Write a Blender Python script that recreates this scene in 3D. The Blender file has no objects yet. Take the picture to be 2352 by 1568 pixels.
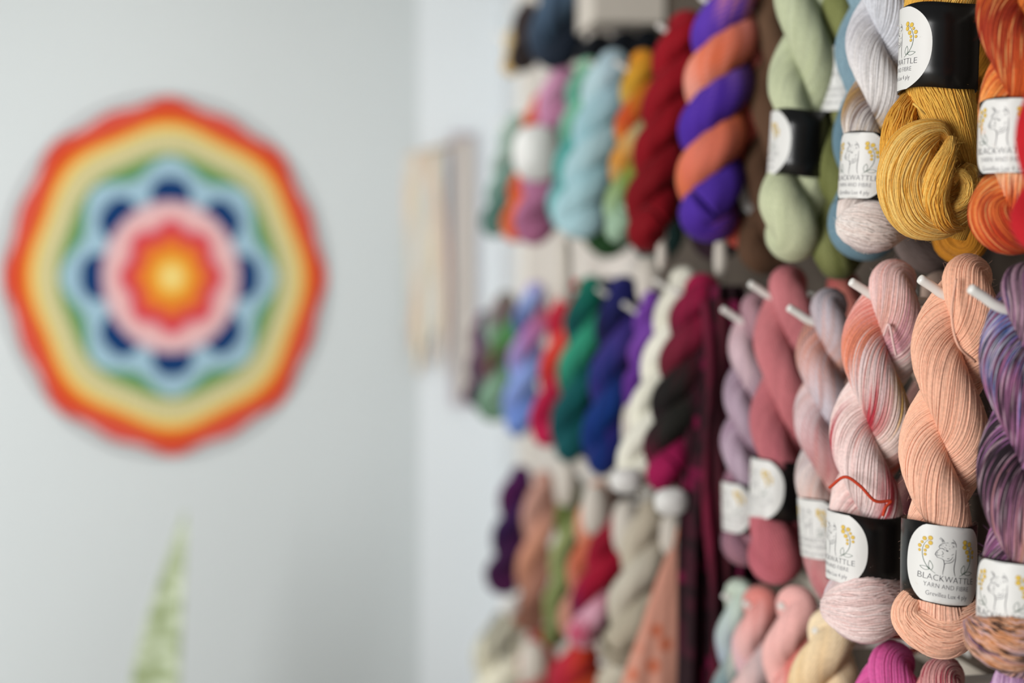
import bpy, math, random
import numpy as np
from mathutils import Vector

rng = np.random.default_rng(7)
random.seed(7)
PI = math.pi
SC = bpy.context.scene
COL = SC.collection

# ------------------------------------------------------------------ camera
FPX = 3267.0                      # 50 mm lens on a 36 mm sensor, 2352 px wide
TH = math.radians(10.0)           # camera looks 10 degrees towards the yarn wall
PT = math.radians(2.52)           # and slightly down
CAM = np.array([0.0, 0.0, 1.5])
FW = np.array([math.sin(TH)*math.cos(PT), math.cos(TH)*math.cos(PT), -math.sin(PT)])
RT = np.array([math.cos(TH), -math.sin(TH), 0.0])
UP = np.cross(RT, FW)
VB = -np.array([math.sin(TH), math.cos(TH), 0.0])   # horizontal, towards the viewer

def ray(px, py):
    return FW + (px-1176)/FPX*RT + (784-py)/FPX*UP
def at_w(px, py, w):              # on the plane w metres right of the camera
    d = ray(px, py); return CAM + d*(w/d[0])
def at_s(px, py, s):              # on the plane s metres along the yarn wall
    d = ray(px, py); return CAM + d*(s/d[1])
def at_z(px, py, z):              # at camera depth z
    return CAM + ray(px, py)*z
def depth(p):
    return float(np.dot(np.asarray(p)-CAM, FW))
def inwall(p, x0=0.792):          # keep a rear end clear of the wall
    return p

cam = bpy.data.cameras.new('camera')
co = bpy.data.objects.new('camera', cam); COL.objects.link(co)
co.location = CAM
co.rotation_euler = Vector(FW).to_track_quat('-Z', 'Y').to_euler()
cam.lens = 50; cam.sensor_width = 36
cam.dof.use_dof = True
cam.dof.focus_distance = 1.25
cam.dof.aperture_fstop = 1.85
cam.dof.aperture_blades = 0
SC.camera = co

# ------------------------------------------------------------------ colour + materials
def lin(c):
    out = []
    for v in c:
        v = v/255.0
        out.append(v/12.92 if v <= 0.04045 else ((v+0.055)/1.055)**2.4)
    return np.array(out)

def mat(name, rgb, rough=0.6, sheen=0.0, spec=0.4, noise=0.0, nscale=30, bump=0.0, bscale=80, metal=0.0):
    m = bpy.data.materials.new(name); m.use_nodes = True
    nt = m.node_tree; b = nt.nodes['Principled BSDF']
    c = lin(rgb)
    b.inputs['Base Color'].default_value = (*c, 1)
    b.inputs['Roughness'].default_value = rough
    b.inputs['Metallic'].default_value = metal
    b.inputs['Specular IOR Level'].default_value = spec
    b.inputs['Sheen Weight'].default_value = sheen
    tc = nt.nodes.new('ShaderNodeTexCoord')
    if noise > 0:
        n = nt.nodes.new('ShaderNodeTexNoise'); n.inputs['Scale'].default_value = nscale
        n.inputs['Detail'].default_value = 4
        nt.links.new(tc.outputs['Object'], n.inputs['Vector'])
        r = nt.nodes.new('ShaderNodeMapRange')
        r.inputs['From Min'].default_value = 0.25; r.inputs['From Max'].default_value = 0.75
        r.inputs['To Min'].default_value = 1-noise; r.inputs['To Max'].default_value = 1+noise
        nt.links.new(n.outputs['Fac'], r.inputs['Value'])
        v = nt.nodes.new('ShaderNodeVectorMath'); v.operation = 'SCALE'
        v.inputs[0].default_value = c
        nt.links.new(r.outputs['Result'], v.inputs['Scale'])
        nt.links.new(v.outputs['Vector'], b.inputs['Base Color'])
    if bump > 0:
        n2 = nt.nodes.new('ShaderNodeTexNoise'); n2.inputs['Scale'].default_value = bscale
        nt.links.new(tc.outputs['Object'], n2.inputs['Vector'])
        bp = nt.nodes.new('ShaderNodeBump'); bp.inputs['Strength'].default_value = bump
        bp.inputs['Distance'].default_value = 0.002
        nt.links.new(n2.outputs['Fac'], bp.inputs['Height'])
        nt.links.new(bp.outputs['Normal'], b.inputs['Normal'])
    return m

def yarn_material(name='dyed_wool', rough=0.8, sheen=0.08):
    m = bpy.data.materials.new(name); m.use_nodes = True
    nt = m.node_tree; b = nt.nodes['Principled BSDF']
    a = nt.nodes.new('ShaderNodeAttribute'); a.attribute_name = 'dye'
    tc = nt.nodes.new('ShaderNodeTexCoord')
    n = nt.nodes.new('ShaderNodeTexNoise'); n.inputs['Scale'].default_value = 420
    n.inputs['Detail'].default_value = 3
    nt.links.new(tc.outputs['Object'], n.inputs['Vector'])
    r = nt.nodes.new('ShaderNodeMapRange')
    r.inputs['From Min'].default_value = 0.3; r.inputs['From Max'].default_value = 0.7
    r.inputs['To Min'].default_value = 0.88; r.inputs['To Max'].default_value = 1.10
    nt.links.new(n.outputs['Fac'], r.inputs['Value'])
    v = nt.nodes.new('ShaderNodeVectorMath'); v.operation = 'SCALE'
    nt.links.new(a.outputs['Color'], v.inputs[0]); nt.links.new(r.outputs['Result'], v.inputs['Scale'])
    nt.links.new(v.outputs['Vector'], b.inputs['Base Color'])
    b.inputs['Roughness'].default_value = rough
    b.inputs['Specular IOR Level'].default_value = 0.25
    b.inputs['Sheen Weight'].default_value = sheen
    b.inputs['Sheen Roughness'].default_value = 0.4
    bp = nt.nodes.new('ShaderNodeBump'); bp.inputs['Strength'].default_value = 0.5
    bp.inputs['Distance'].default_value = 0.0006
    nt.links.new(n.outputs['Fac'], bp.inputs['Height'])
    nt.links.new(bp.outputs['Normal'], b.inputs['Normal'])
    return m

M_YARN = yarn_material()
M_BAND = mat('black_paper', (17, 16, 16), rough=0.28, spec=0.5, noise=0.1, nscale=60)
M_STICK = mat('white_sticker', (224, 223, 219), rough=0.45, noise=0.02, nscale=20)
M_INK = mat('grey_ink', (52, 50, 62), rough=0.6)
M_INK2 = mat('pale_grey_ink', (108, 106, 112), rough=0.6)
M_GOLD = mat('yellow_ink', (222, 186, 74), rough=0.6, noise=0.08, nscale=300)
M_GOLDRIM = mat('ochre_ink', (176, 140, 52), rough=0.6)
M_GREEN = mat('green_ink', (52, 84, 66), rough=0.6)
M_PEG = mat('white_coated_metal', (232, 230, 224), rough=0.25, spec=0.6, noise=0.02, nscale=40)
M_TAG = mat('cream_card', (214, 206, 194), rough=0.6, noise=0.04, nscale=60)
M_CORD = mat('pale_cord', (205, 198, 184), rough=0.8)
M_BOARD_SHADE = mat('shade_toned_board', (86, 76, 66), rough=0.7, noise=0.05, nscale=4, bump=0.15)  # off-white board again, shade among the near skeins put into the colour
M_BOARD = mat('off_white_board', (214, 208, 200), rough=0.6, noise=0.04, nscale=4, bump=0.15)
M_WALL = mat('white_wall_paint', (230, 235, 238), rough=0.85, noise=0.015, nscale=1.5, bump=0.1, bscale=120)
M_WALL_SHADE = mat('shade_toned_wall_paint', (210, 216, 217), rough=0.85, noise=0.015, nscale=1.5, bump=0.1, bscale=120)  # white wall paint greyed, so the dimmer light sits in the colour
M_CEIL = mat('ceiling_paint', (226, 225, 220), rough=0.9, noise=0.02, nscale=2)
M_FLOOR = mat('grey_brown_floor', (150, 140, 128), rough=0.5, noise=0.12, nscale=5)
M_WOOD = mat('pale_wood', (196, 168, 130), rough=0.6, noise=0.1, nscale=20)

# ------------------------------------------------------------------ mesh plumbing
class MB:
    """collects vertices, faces, dye colours, material slots; builds one mesh object"""
    def __init__(s):
        s.v = []; s.f4 = []; s.f3 = []; s.c = []; s.m4 = []; s.m3 = []; s.n = 0
    def add(s, v, quads=None, tris=None, col=None, mi=0):
        v = np.asarray(v, float).reshape(-1, 3)
        s.v.append(v)
        if quads is not None and len(quads):
            q = np.asarray(quads, np.int64).reshape(-1, 4) + s.n
            s.f4.append(q); s.m4.append(np.full(len(q), mi))
        if tris is not None and len(tris):
            t = np.asarray(tris, np.int64).reshape(-1, 3) + s.n
            s.f3.append(t); s.m3.append(np.full(len(t), mi))
        if col is None: col = np.full((len(v), 3), 0.5)
        col = np.asarray(col, float)
        if col.ndim == 1: col = np.tile(col, (len(v), 1))
        s.c.append(col.reshape(-1, 3)); s.n += len(v)
    def build(s, name, mats, parent=None, smooth=True):
        v = np.concatenate(s.v); c = np.concatenate(s.c)
        org = v.mean(0) if parent is None else np.zeros(3)
        if parent is not None:
            org = np.array(parent.matrix_world_translation) if hasattr(parent, 'matrix_world_translation') else np.array(PLOC[parent.name])
        me = bpy.data.meshes.new(name)
        f4 = np.concatenate(s.f4) if s.f4 else np.zeros((0, 4), np.int64)
        f3 = np.concatenate(s.f3) if s.f3 else np.zeros((0, 3), np.int64)
        m = np.concatenate((s.m4 if s.m4 else [np.zeros(0)]) + (s.m3 if s.m3 else [np.zeros(0)])).astype(np.int32)
        me.vertices.add(len(v)); me.vertices.foreach_set('co', (v-org).astype(np.float32).ravel())
        loops = np.concatenate([f4.ravel(), f3.ravel()]).astype(np.int32)
        me.loops.add(len(loops)); me.loops.foreach_set('vertex_index', loops)
        starts = np.concatenate([np.arange(len(f4))*4, len(f4)*4 + np.arange(len(f3))*3]).astype(np.int32)
        me.polygons.add(len(starts)); me.polygons.foreach_set('loop_start', starts)
        me.update(calc_edges=True)
        me.polygons.foreach_set('material_index', m)
        me.polygons.foreach_set('use_smooth', np.full(len(starts), smooth))
        if not isinstance(mats, (list, tuple)): mats = [mats]
        for mm in mats: me.materials.append(mm)
        if M_YARN in mats or M_YARN2 in mats:
            at = me.attributes.new('dye', 'FLOAT_COLOR', 'POINT')
            at.data.foreach_set('color', np.concatenate([c, np.ones((len(c), 1))], 1).astype(np.float32).ravel())
        me.validate()
        o = bpy.data.objects.new(name, me); COL.objects.link(o)
        if parent is not None:
            o.parent = parent
            PLOC[o.name] = org
        else:
            o.location = org; PLOC[o.name] = org
        return o
M_YARN2 = yarn_material('crocheted_wool', 0.9, 0.1)
PLOC = {}
PEGS = []

def thing(name, label, cat, loc, group=None):
    o = bpy.data.objects.new(name, None); COL.objects.link(o)
    o.empty_display_size = 0.02
    o.location = [float(x) for x in loc]; PLOC[o.name] = np.array(loc, float)
    tag(o, label, cat, group); return o
def tag(o, label, cat, group=None):
    o['label'] = label; o['category'] = cat
    if group: o['group'] = group
    return o
def struct(o):
    o['kind'] = 'structure'; return o

def box(mb, lo, hi, mi=0, col=None):
    lo = np.array(lo, float); hi = np.array(hi, float)
    v = [[(lo, hi)[i][0], (lo, hi)[j][1], (lo, hi)[k][2]] for i in (0, 1) for j in (0, 1) for k in (0, 1)]
    q = [[0, 1, 3, 2], [4, 6, 7, 5], [0, 4, 5, 1], [2, 3, 7, 6], [0, 2, 6, 4], [1, 5, 7, 3]]
    mb.add(v, q, mi=mi, col=col)

def grid_quads(M, K, closed_k=True, off=0):
    i = np.arange(M-1)[:, None]; k = np.arange(K if closed_k else K-1)[None, :]
    k2 = (k+1) % K
    a = i*K+k; b = i*K+k2; c = (i+1)*K+k2; d = (i+1)*K+k
    return np.stack([a, b, c, d], -1).reshape(-1, 4) + off

def smooth_path(P, M, closed=False):
    """Catmull-Rom through P resampled to M points, any number of columns"""
    P = np.asarray(P, float)
    n = len(P)
    Q = np.vstack([2*P[0]-P[1], P, 2*P[-1]-P[-2]])
    t = np.linspace(0, n-1, M); i = np.minimum(t.astype(int), n-2); f = (t-i)[:, None]
    p0, p1, p2, p3 = Q[i], Q[i+1], Q[i+2], Q[i+3]
    return 0.5*((2*p1)+(-p0+p2)*f+(2*p0-5*p1+4*p2-p3)*f**2+(-p0+3*p1-3*p2+p3)*f**3)

def frames(C, n0=None):
    T = np.gradient(C, axis=0); T /= np.linalg.norm(T, axis=1)[:, None]+1e-12
    if n0 is None: n0 = VB
    n = n0 - np.dot(n0, T[0])*T[0]
    if np.linalg.norm(n) < 1e-3: n = np.array([1., 0, 0])
    n /= np.linalg.norm(n)
    N = np.empty_like(C)
    for i in range(len(C)):
        n = n - np.dot(n, T[i])*T[i]; n /= np.linalg.norm(n); N[i] = n
    return T, N, np.cross(T, N)

def tube(mb, C, R, K=8, col=None, mi=0, caps=True):
    C = np.asarray(C, float); R = np.broadcast_to(R, (len(C),))
    T, N, B = frames(C)
    a = np.arange(K)/K*2*PI
    V = C[:, None] + R[:, None, None]*(np.cos(a)[None, :, None]*N[:, None]+np.sin(a)[None, :, None]*B[:, None])
    q = grid_quads(len(C), K)
    V = V.reshape(-1, 3); tris = []
    if caps:
        V = np.vstack([V, C[0], C[-1]]); n = len(C)*K
        tris = [[n, (k+1) % K, k] for k in range(K)] + [[n+1, n-K+k, n-K+(k+1) % K] for k in range(K)]
    mb.add(V, q, tris, col=col, mi=mi)

# ------------------------------------------------------------------ yarn
def ramp(zones, t):
    """cyclic colour ramp: zones = [(t, rgb)...]"""
    ts = np.array([z[0] for z in zones]); cs = np.array([lin(z[1]) for z in zones])
    o = np.argsort(ts); ts = ts[o]; cs = cs[o]
    ts = np.concatenate([[ts[-1]-1], ts, [ts[0]+1]]); cs = np.vstack([cs[-1], cs, cs[0]])
    t = np.mod(t, 1.0)
    return np.stack([np.interp(t, ts, cs[:, k]) for k in range(3)], -1)

def even(*cols):
    return [((i+0.5)/len(cols), c) for i, c in enumerate(cols)]

BLOT = []
def dye(zones, jit, speck, n, t):
    """colours for n strands at loop positions t (n,M)"""
    j = rng.normal(0, jit, (n, 1))
    slow = np.zeros_like(t)
    for k in (2, 5, 11):
        slow += np.sin(t*2*PI*k + rng.uniform(0, 6.3, (n, 1)))*jit*0.5/k*2
    c = ramp(zones, t+j+slow)
    c = c*(1+rng.normal(0, 0.05, (n, 1, 1)))
    for (t0, i0, wt, wi, bc) in BLOT:
        ii = (np.arange(n)/n)[:, None]
        di = np.abs(ii-i0); di = np.minimum(di, 1-di)
        dt = np.abs(t+j*.5-t0); dt = np.minimum(dt, 1-dt)
        m = np.clip(1.4*np.exp(-(dt/wt)**2-(di/wi)**2)+rng.normal(0, .12, (n, 1)), 0, 1)[..., None]*(1.0*(np.exp(-(dt/wt)**2-(di/wi)**2) > .06))[..., None]
        c = c*(1-m)+lin(bc)*m
    if speck:
        for (p, sc) in speck:
            s = lin(sc)
            m = np.sin(t*2*PI*rng.uniform(5, 9, (n, 1))+rng.uniform(0, 6.3, (n, 1)))
            m = np.clip((m-(1-2*p))*6, 0, 1)[..., None]
            c = c*(1-m)+s*m
    return np.clip(c, 0.001, 0.95)

def bundle(mb, C, R, n, twist, tt, zones, jit=0.01, speck=None, wander=1.3, rs_k=1.42, sides=5, n0=None, fuzz=0, flat=None):
    """a sheaf of n real strands running round a filled core"""
    C = np.asarray(C, float); M = len(C)
    R = np.broadcast_to(np.asarray(R, float), (M,)); twist = np.broadcast_to(twist, (M,))
    T, N, B = frames(C, n0)
    u = np.linspace(0, 1, M)
    i = np.arange(n)[:, None]
    th = 2*PI*i/n + twist[None]
    sp = 2*PI/n
    for k in (1.3, 3.1, 6.7):
        th = th + sp*wander*0.55*np.sin(2*PI*k*u[None]+rng.uniform(0, 6.3, (n, 1)))*rng.uniform(.3, 1, (n, 1))
    rs0 = PI*np.mean(R)/n*rs_k
    rs = PI*R/n*rs_k*0.5 + rs0*0.5
    rr = R[None] - rs[None] + rs[None]*0.35*np.sin(2*PI*2.3*u[None]+rng.uniform(0, 6.3, (n, 1))) + rng.normal(0, 0.28, (n, 1))*rs[None]
    rad = np.cos(th)[..., None]*N[None]+np.sin(th)[..., None]*B[None]
    P = C[None]+rr[..., None]*rad
    Tp = np.gradient(P, axis=1); Tp /= np.linalg.norm(Tp, axis=2)[..., None]+1e-12
    cr = np.cross(Tp, rad); cr /= np.linalg.norm(cr, axis=2)[..., None]+1e-12
    rw = rs[None]*rng.uniform(0.88, 1.12, (n, 1))
    a = np.arange(sides)/sides*2*PI
    V = P[:, :, None]+rw[:, :, None, None]*(np.cos(a)[None, None, :, None]*rad[:, :, None]+np.sin(a)[None, None, :, None]*cr[:, :, None])
    t = np.broadcast_to(tt, (M,))[None]+np.zeros((n, 1))
    c = dye(zones, jit, speck, n, t)
    cc = np.repeat(c[:, :, None], sides, 2).reshape(-1, 3)
    q1 = grid_quads(M, sides)
    q = (q1[None]+(np.arange(n)*M*sides)[:, None, None]).reshape(-1, 4)
    mb.add(V.reshape(-1, 3), q, col=cc)
    # core
    K = max(16, n//3)
    a = np.arange(K)/K*2*PI
    Rc = np.maximum(R-rs*1.5, R*.5)
    V = C[:, None]+Rc[:, None, None]*(np.cos(a)[None, :, None]*N[:, None]+np.sin(a)[None, :, None]*B[:, None])
    cc = np.repeat(dye(zones, 0, None, 1, t[:1])[0][:, None], K, 1)
    mb.add(V.reshape(-1, 3), grid_quads(M, K), col=cc.reshape(-1, 3))
    if fuzz:
        ii = rng.integers(0, n, fuzz); jj = rng.integers(2, M-3, fuzz)
        p = P[ii, jj]; r = rad[ii, jj]; tg = Tp[ii, jj]; cx = cr[ii, jj]
        L = rng.uniform(0.002, 0.008, fuzz)[:, None]
        d = tg*rng.normal(0, 1, (fuzz, 1))+cx*rng.normal(0, .6, (fuzz, 1))+r*rng.uniform(.15, .8, (fuzz, 1))
        d /= np.linalg.norm(d, axis=1)[:, None]
        k2 = np.cross(d, rng.normal(0, 1, (fuzz, 3))); k2 /= np.linalg.norm(k2, axis=1)[:, None]
        pts = [p, p+d*L*.5+k2*L*.12, p+d*L+k2*L*rng.uniform(-.1, .5, (fuzz, 1))]
        sd = np.cross(d, FW); sd /= np.linalg.norm(sd, axis=1)[:, None]+1e-9
        hw = 0.000045
        nv = np.cross(sd, d)
        V = np.stack([x+o for x in pts for o in (sd*hw, -sd*hw*.5+nv*hw, -sd*hw*.5-nv*hw)], 1)
        qq = grid_quads(3, 3)
        q = (qq[None]+(np.arange(fuzz)*9)[:, None, None]).reshape(-1, 4)
        mb.add(V.reshape(-1, 3), q, col=np.repeat(c[ii, jj], 9, 0))

def rope(mb, C, R, n, twist, tt, zones, jit=0.02, speck=None, K=None, amp=0.05, n0=None):
    """a sheaf as one displaced surface with n strand ridges"""
    C = np.asarray(C, float); M = len(C)
    R = np.broadcast_to(np.asarray(R, float), (M,)); twist = np.broadcast_to(twist, (M,))
    T, N, B = frames(C, n0)
    K = K or n*4
    a = np.arange(K)/K*2*PI
    th = a[None]-twist[:, None]
    u = np.linspace(0, 1, M)[:, None]
    wob = 0.35*np.sin(th*3+u*9)+.3*np.sin(th*5-u*14)
    rid = np.abs(np.sin((th*n+wob*2)/2))
    rr = R[:, None]*(1-amp+amp*2*rid**.7 + 0.025*np.sin(th*4+u*11))
    V = C[:, None]+rr[..., None]*(np.cos(a)[None, :, None]*N[:, None]+np.sin(a)[None, :, None]*B[:, None])
    ns = n
    t = np.broadcast_to(tt, (M,))[None]+np.zeros((ns, 1))
    c = dye(zones, jit, speck, ns, t)                 # (ns,M,3)
    idx = np.floor(np.mod(th, 2*PI)/(2*PI)*ns).astype(int) % ns
    cc = c[idx, np.arange(M)[:, None]]
    V = V.reshape(-1, 3)
    n_ = M*K
    V = np.vstack([V, C[0], C[-1]])
    tris = [[n_, (k+1) % K, k] for k in range(K)]+[[n_+1, n_-K+k, n_-K+(k+1) % K] for k in range(K)]
    mb.add(V, grid_quads(M, K), tris, col=np.vstack([cc.reshape(-1, 3), cc[0, 0], cc[-1, 0]]))

# ------------------------------------------------------------------ sticker artwork, flat, in metres
ART = []      # (verts2d, faces, material index)
U = 0.0489e-3
CX, CY, RA = 702, 808, math.radians(4.56)
def art_xy(p):
    p = np.asarray(p, float); dx = p[:, 0]-CX; dy = p[:, 1]-CY
    x = dx*math.cos(RA)+dy*math.sin(RA); y = dy*math.cos(RA)-dx*math.sin(RA)
    x = 695*np.arcsin(np.clip(x/695, -.99, .99))
    return np.stack([x*U, -y*U], 1)
def art_poly(v2, faces, mi):
    ART.append((np.asarray(v2, float), faces, mi))
def art_disc(x, y, r, mi):
    c = art_xy([[x, y]])[0]; a = np.arange(20)/20*2*PI
    v = np.stack([c[0]+r*U*np.cos(a)*1.05, c[1]+r*U*np.sin(a)], 1)
    v = np.vstack([v, c]); art_poly(v, [[20, k, (k+1) % 20] for k in range(20)], mi)
def art_stroke(pts, w, mi, taper=True):
    P = smooth_path(art_xy(pts), max(8, len(pts)*5))
    T = np.gradient(P, axis=0); T /= np.linalg.norm(T, axis=1)[:, None]+1e-12
    Nn = np.stack([-T[:, 1], T[:, 0]], 1)
    u = np.linspace(0, 1, len(P))
    ww = w*U*((0.45+0.55*np.sin(PI*u)) if taper else np.ones_like(u))
    v = np.vstack([P+Nn*ww[:, None]/2, P-Nn*ww[:, None]/2]); n = len(P)
    f = []
    for i in range(n-1): f += [[i, n+i, n+i+1], [i, n+i+1, i+1]]
    art_poly(v, f, mi)
def text_flat(body, spacing=1.0, thin=0.0):
    cu = bpy.data.curves.new('t', 'FONT'); cu.body = body; cu.size = 1.0
    cu.space_character = spacing; cu.offset = thin; cu.resolution_u = 4
    o = bpy.data.objects.new('t', cu); COL.objects.link(o)
    dg = bpy.context.evaluated_depsgraph_get(); dg.update()
    me = bpy.data.meshes.new_from_object(o.evaluated_get(dg))
    me.calc_loop_triangles()
    v = np.array([x.co[:2] for x in me.vertices]); f = [list(t.vertices) for t in me.loop_triangles]
    bpy.data.objects.remove(o); bpy.data.curves.remove(cu); bpy.data.meshes.remove(me)
    return v, f
def art_text(body, cx, base, width, cap, mi, spacing=1.0, thin=0.0):
    v, f = text_flat(body, spacing, thin)
    x0, x1 = v[:, 0].min(), v[:, 0].max()
    H, _ = text_flat('H'); ch = H[:, 1].max()
    X = (v[:, 0]-(x0+x1)/2)/(x1-x0)*width+cx
    X = 695*np.arcsin(np.clip(X/695, -.99, .99))
    Y = -base+v[:, 1]/ch*cap
    art_poly(np.stack([X*U, Y*U], 1), f, mi)

# slots: 0 sticker, 1 ink, 2 pale ink, 3 yellow, 4 ochre, 5 green
for x, y, r in [(405,358,37),(320,378,34),(405,443,36),(285,447,24),(355,515,34),(252,512,31),(328,583,24),(249,592,23),(327,652,23),
                (983,402,40),(1076,436,40),(980,485,40),(1110,508,26),(1028,568,38),(1146,578,36),(1055,642,26),(1146,661,26),(1052,709,26)]:
    art_disc(x, y, r+2, 4); art_disc(x, y, r-4, 3)
for s in ([(385,385),(330,450),(300,520),(287,600),(292,690),(315,780),(355,850),(400,900),(480,960)],
          [(1005,430),(1055,490),(1090,570),(1102,660),(1090,760),(1050,850),(1000,910),(940,955),(880,985)]):
    art_stroke(s, 10, 5)
for s in ([(248,862),(300,853),(350,862),(385,900)], [(385,900),(330,916),(285,900),(248,862)],
          [(395,745),(378,800),(380,860),(415,915)], [(415,915),(438,870),(435,815),(395,745)],
          [(970,795),(925,840),(912,900),(935,955)], [(935,955),(975,910),(985,850),(970,795)],
          [(1130,935),(1080,912),(1020,912),(970,940)], [(970,940),(1010,965),(1070,970),(1130,935)]):
    art_stroke(s, 7, 5, False)
for s, w in (([(555,520),(520,555),(490,595),(478,630),(495,650),(510,675),(545,682)], 9),
             ([(545,682),(590,700),(612,725),(622,780),(615,850),(600,920),(598,970)], 9),
             ([(640,420),(590,435),(550,465),(537,495),(545,515)], 9), ([(545,515),(600,520),(630,550)], 9),
             ([(580,560),(602,590),(595,620),(570,640)], 7), ([(490,620),(520,642),(560,635)], 7),
             ([(503,612),(512,598),(520,588)], 8), ([(645,543),(665,552),(688,552)], 16), ([(652,556),(672,560),(680,570)], 6),
             ([(740,625),(760,612),(785,600)], 7), ([(668,686),(688,686),(707,680)], 9), ([(583,662),(597,655),(612,655)], 7),
             ([(615,720),(680,727),(730,702),(765,650)], 8), ([(630,790),(650,765),(720,755),(770,720),(790,680)], 8),
             ([(755,350),(795,395),(815,440),(820,490)], 8), ([(820,528),(815,600),(808,700),(790,800),(785,880),(795,950),(805,985)], 9),
             ([(553,330),(600,372),(625,412)], 9), ([(538,348),(580,378),(604,384)], 6), ([(575,412),(592,392),(600,420)], 6),
             ([(733,408),(765,402),(792,428)], 9), ([(755,455),(778,475),(770,492)], 8), ([(735,430),(750,420),(775,420)], 6),
             ([(640,420),(665,415),(692,415)], 6), ([(640,442),(648,455),(660,462)], 6), ([(620,492),(632,500),(642,498)], 6),
             ([(640,518),(650,522),(658,516)], 6), ([(700,510),(708,516),(720,516)], 6), ([(698,465),(704,470),(708,472)], 6),
             ([(560,480),(575,470),(585,470)], 5), ([(590,470),(598,474),(606,468)], 5), ([(745,488),(752,492),(756,498)], 6)):
    art_stroke(s, w*1.15, 1)
art_text('BLACKWATTLE', 2, 290, 940, 104, 1, 1.0, -0.018)
art_text('YARN AND FIBRE', 1, 415, 760, 78, 2, 1.06, -0.014)
art_text('Grevillea Lux 4 ply', 11, 563, 692, 78, 2, 1.0, -0.012)
CARE = text_flat('Care'), text_flat('Approx')

def band_surface(axis, X, Y, rx, ry, ang, h, off):
    """axis: function h->centre; ang 0 faces +Y (viewer)"""
    n = np.stack([np.sin(ang)/rx, np.cos(ang)/ry], -1); n /= np.linalg.norm(n, axis=-1)[..., None]
    return axis(h) + (rx*np.sin(ang))[..., None]*X + (ry*np.cos(ang))[..., None]*Y + off*(n[..., :1]*X+n[..., 1:]*Y)

def make_band(root, axis, X, Y, Z, rx, ry, h0, h1, alpha, Rl=0.0385, detail=True, care=False, tilt=0.0, rot=0.0):
    """axis(h) vectorised; h measured downward. band from h0 to h1; sticker centred at angle alpha."""
    mb = MB(); K = 72
    a = np.arange(K)/K*2*PI
    hs = np.array([h0, h0+(h1-h0)*.25, (h0+h1)/2, h0+(h1-h0)*.75, h1])
    A, H = np.meshgrid(a, hs)
    H = H + 0.0012*np.sin(A*3+1.0) + tilt*np.sin(A)
    Vo = band_surface(axis, X, Y, rx, ry, A.ravel(), H.ravel(), 0.0).reshape(-1, 3)
    Vi = band_surface(axis, X, Y, rx, ry, A.ravel(), H.ravel(), -0.0006).reshape(-1, 3)
    n = len(hs)*K
    q = np.vstack([grid_quads(len(hs), K)[:, ::-1], grid_quads(len(hs), K)+n])
    e = []
    for k in range(K):
        k2 = (k+1) % K
        e.append([k, k2, n+k2, n+k]); b = (len(hs)-1)*K
        e.append([b+k2, b+k, n+b+k, n+b+k2])
    mb.add(np.vstack([Vo, Vi]), np.vstack([q, e]))
    if care:
        for (tv, tf), aa, hh, sc in ((CARE[0], 1.02, .30, .0062), (CARE[1], .96, .41, .0062)):
            ang = alpha*0+aa+tv[:, 0]*sc/rx; hh2 = h0+(h1-h0)*hh-tv[:, 1]*sc
            mb.add(band_surface(axis, X, Y, rx, ry, ang, hh2, 0.0009), tris=tf, mi=1)
    bo = mb.build('paper_band', [M_BAND, M_STICK], root)
    # sticker
    Rm = (rx+ry)/2
    sb = MB(); hm = (h0+h1)/2; hh = (h1-h0)/2*0.985
    a = np.arange(64)/64*2*PI; rr = np.linspace(0, 1, 12)[1:]
    ex = 2.25
    def pt(x, y, off):
        x, y = x*math.cos(rot)+y*math.sin(rot), y*math.cos(rot)-x*math.sin(rot)
        y = np.clip(y, -hh, hh)
        ang = alpha + x/Rm
        return band_surface(axis, X, Y, rx, ry, ang, hm - y + tilt*np.sin(ang), off)
    RRr, AA = np.meshgrid(rr, a, indexing='ij')
    se = (np.abs(np.cos(AA))**ex+np.abs(np.sin(AA))**ex)**(-1/ex)
    x = (RRr*Rl*se*np.cos(AA)).ravel(); y = np.clip(RRr*Rl*se*np.sin(AA), -hh, hh).ravel()
    x = np.append(x, 0.); y = np.append(y, 0.)
    V = pt(x, y, 0.0004); nn = len(V)-1
    tris = [[nn, k, (k+1) % 64] for k in range(64)]
    sb.add(V, grid_quads(len(rr), 64)[:, ::-1], tris)
    so = None
    for (v2, f, mi) in ART:
        if not detail and mi in (1, 2, 4) and len(f) > 4000: continue
        sb.add(pt(v2[:, 0], v2[:, 1], 0.0006 + (0.0001 if mi == 3 else 0)), tris=f, mi=mi)
    so = sb.build('printed_sticker', [M_STICK, M_INK, M_INK2, M_GOLD, M_GOLDRIM, M_GREEN], bo)
    so['label'] = 'white rounded sticker with alpaca, wattle sprigs and lettering'
    return bo

# ------------------------------------------------------------------ skeins
G_TOP = 'twisted yarn skeins on the upper pegs'
G_MID = 'twisted yarn skeins on the middle pegs'
G_LOW = 'twisted yarn skeins on the lower pegs'
G_BOT = 'twisted yarn skeins on the bottom pegs'
G_HIGH = 'dark yarn skeins on the highest pegs'

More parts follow.
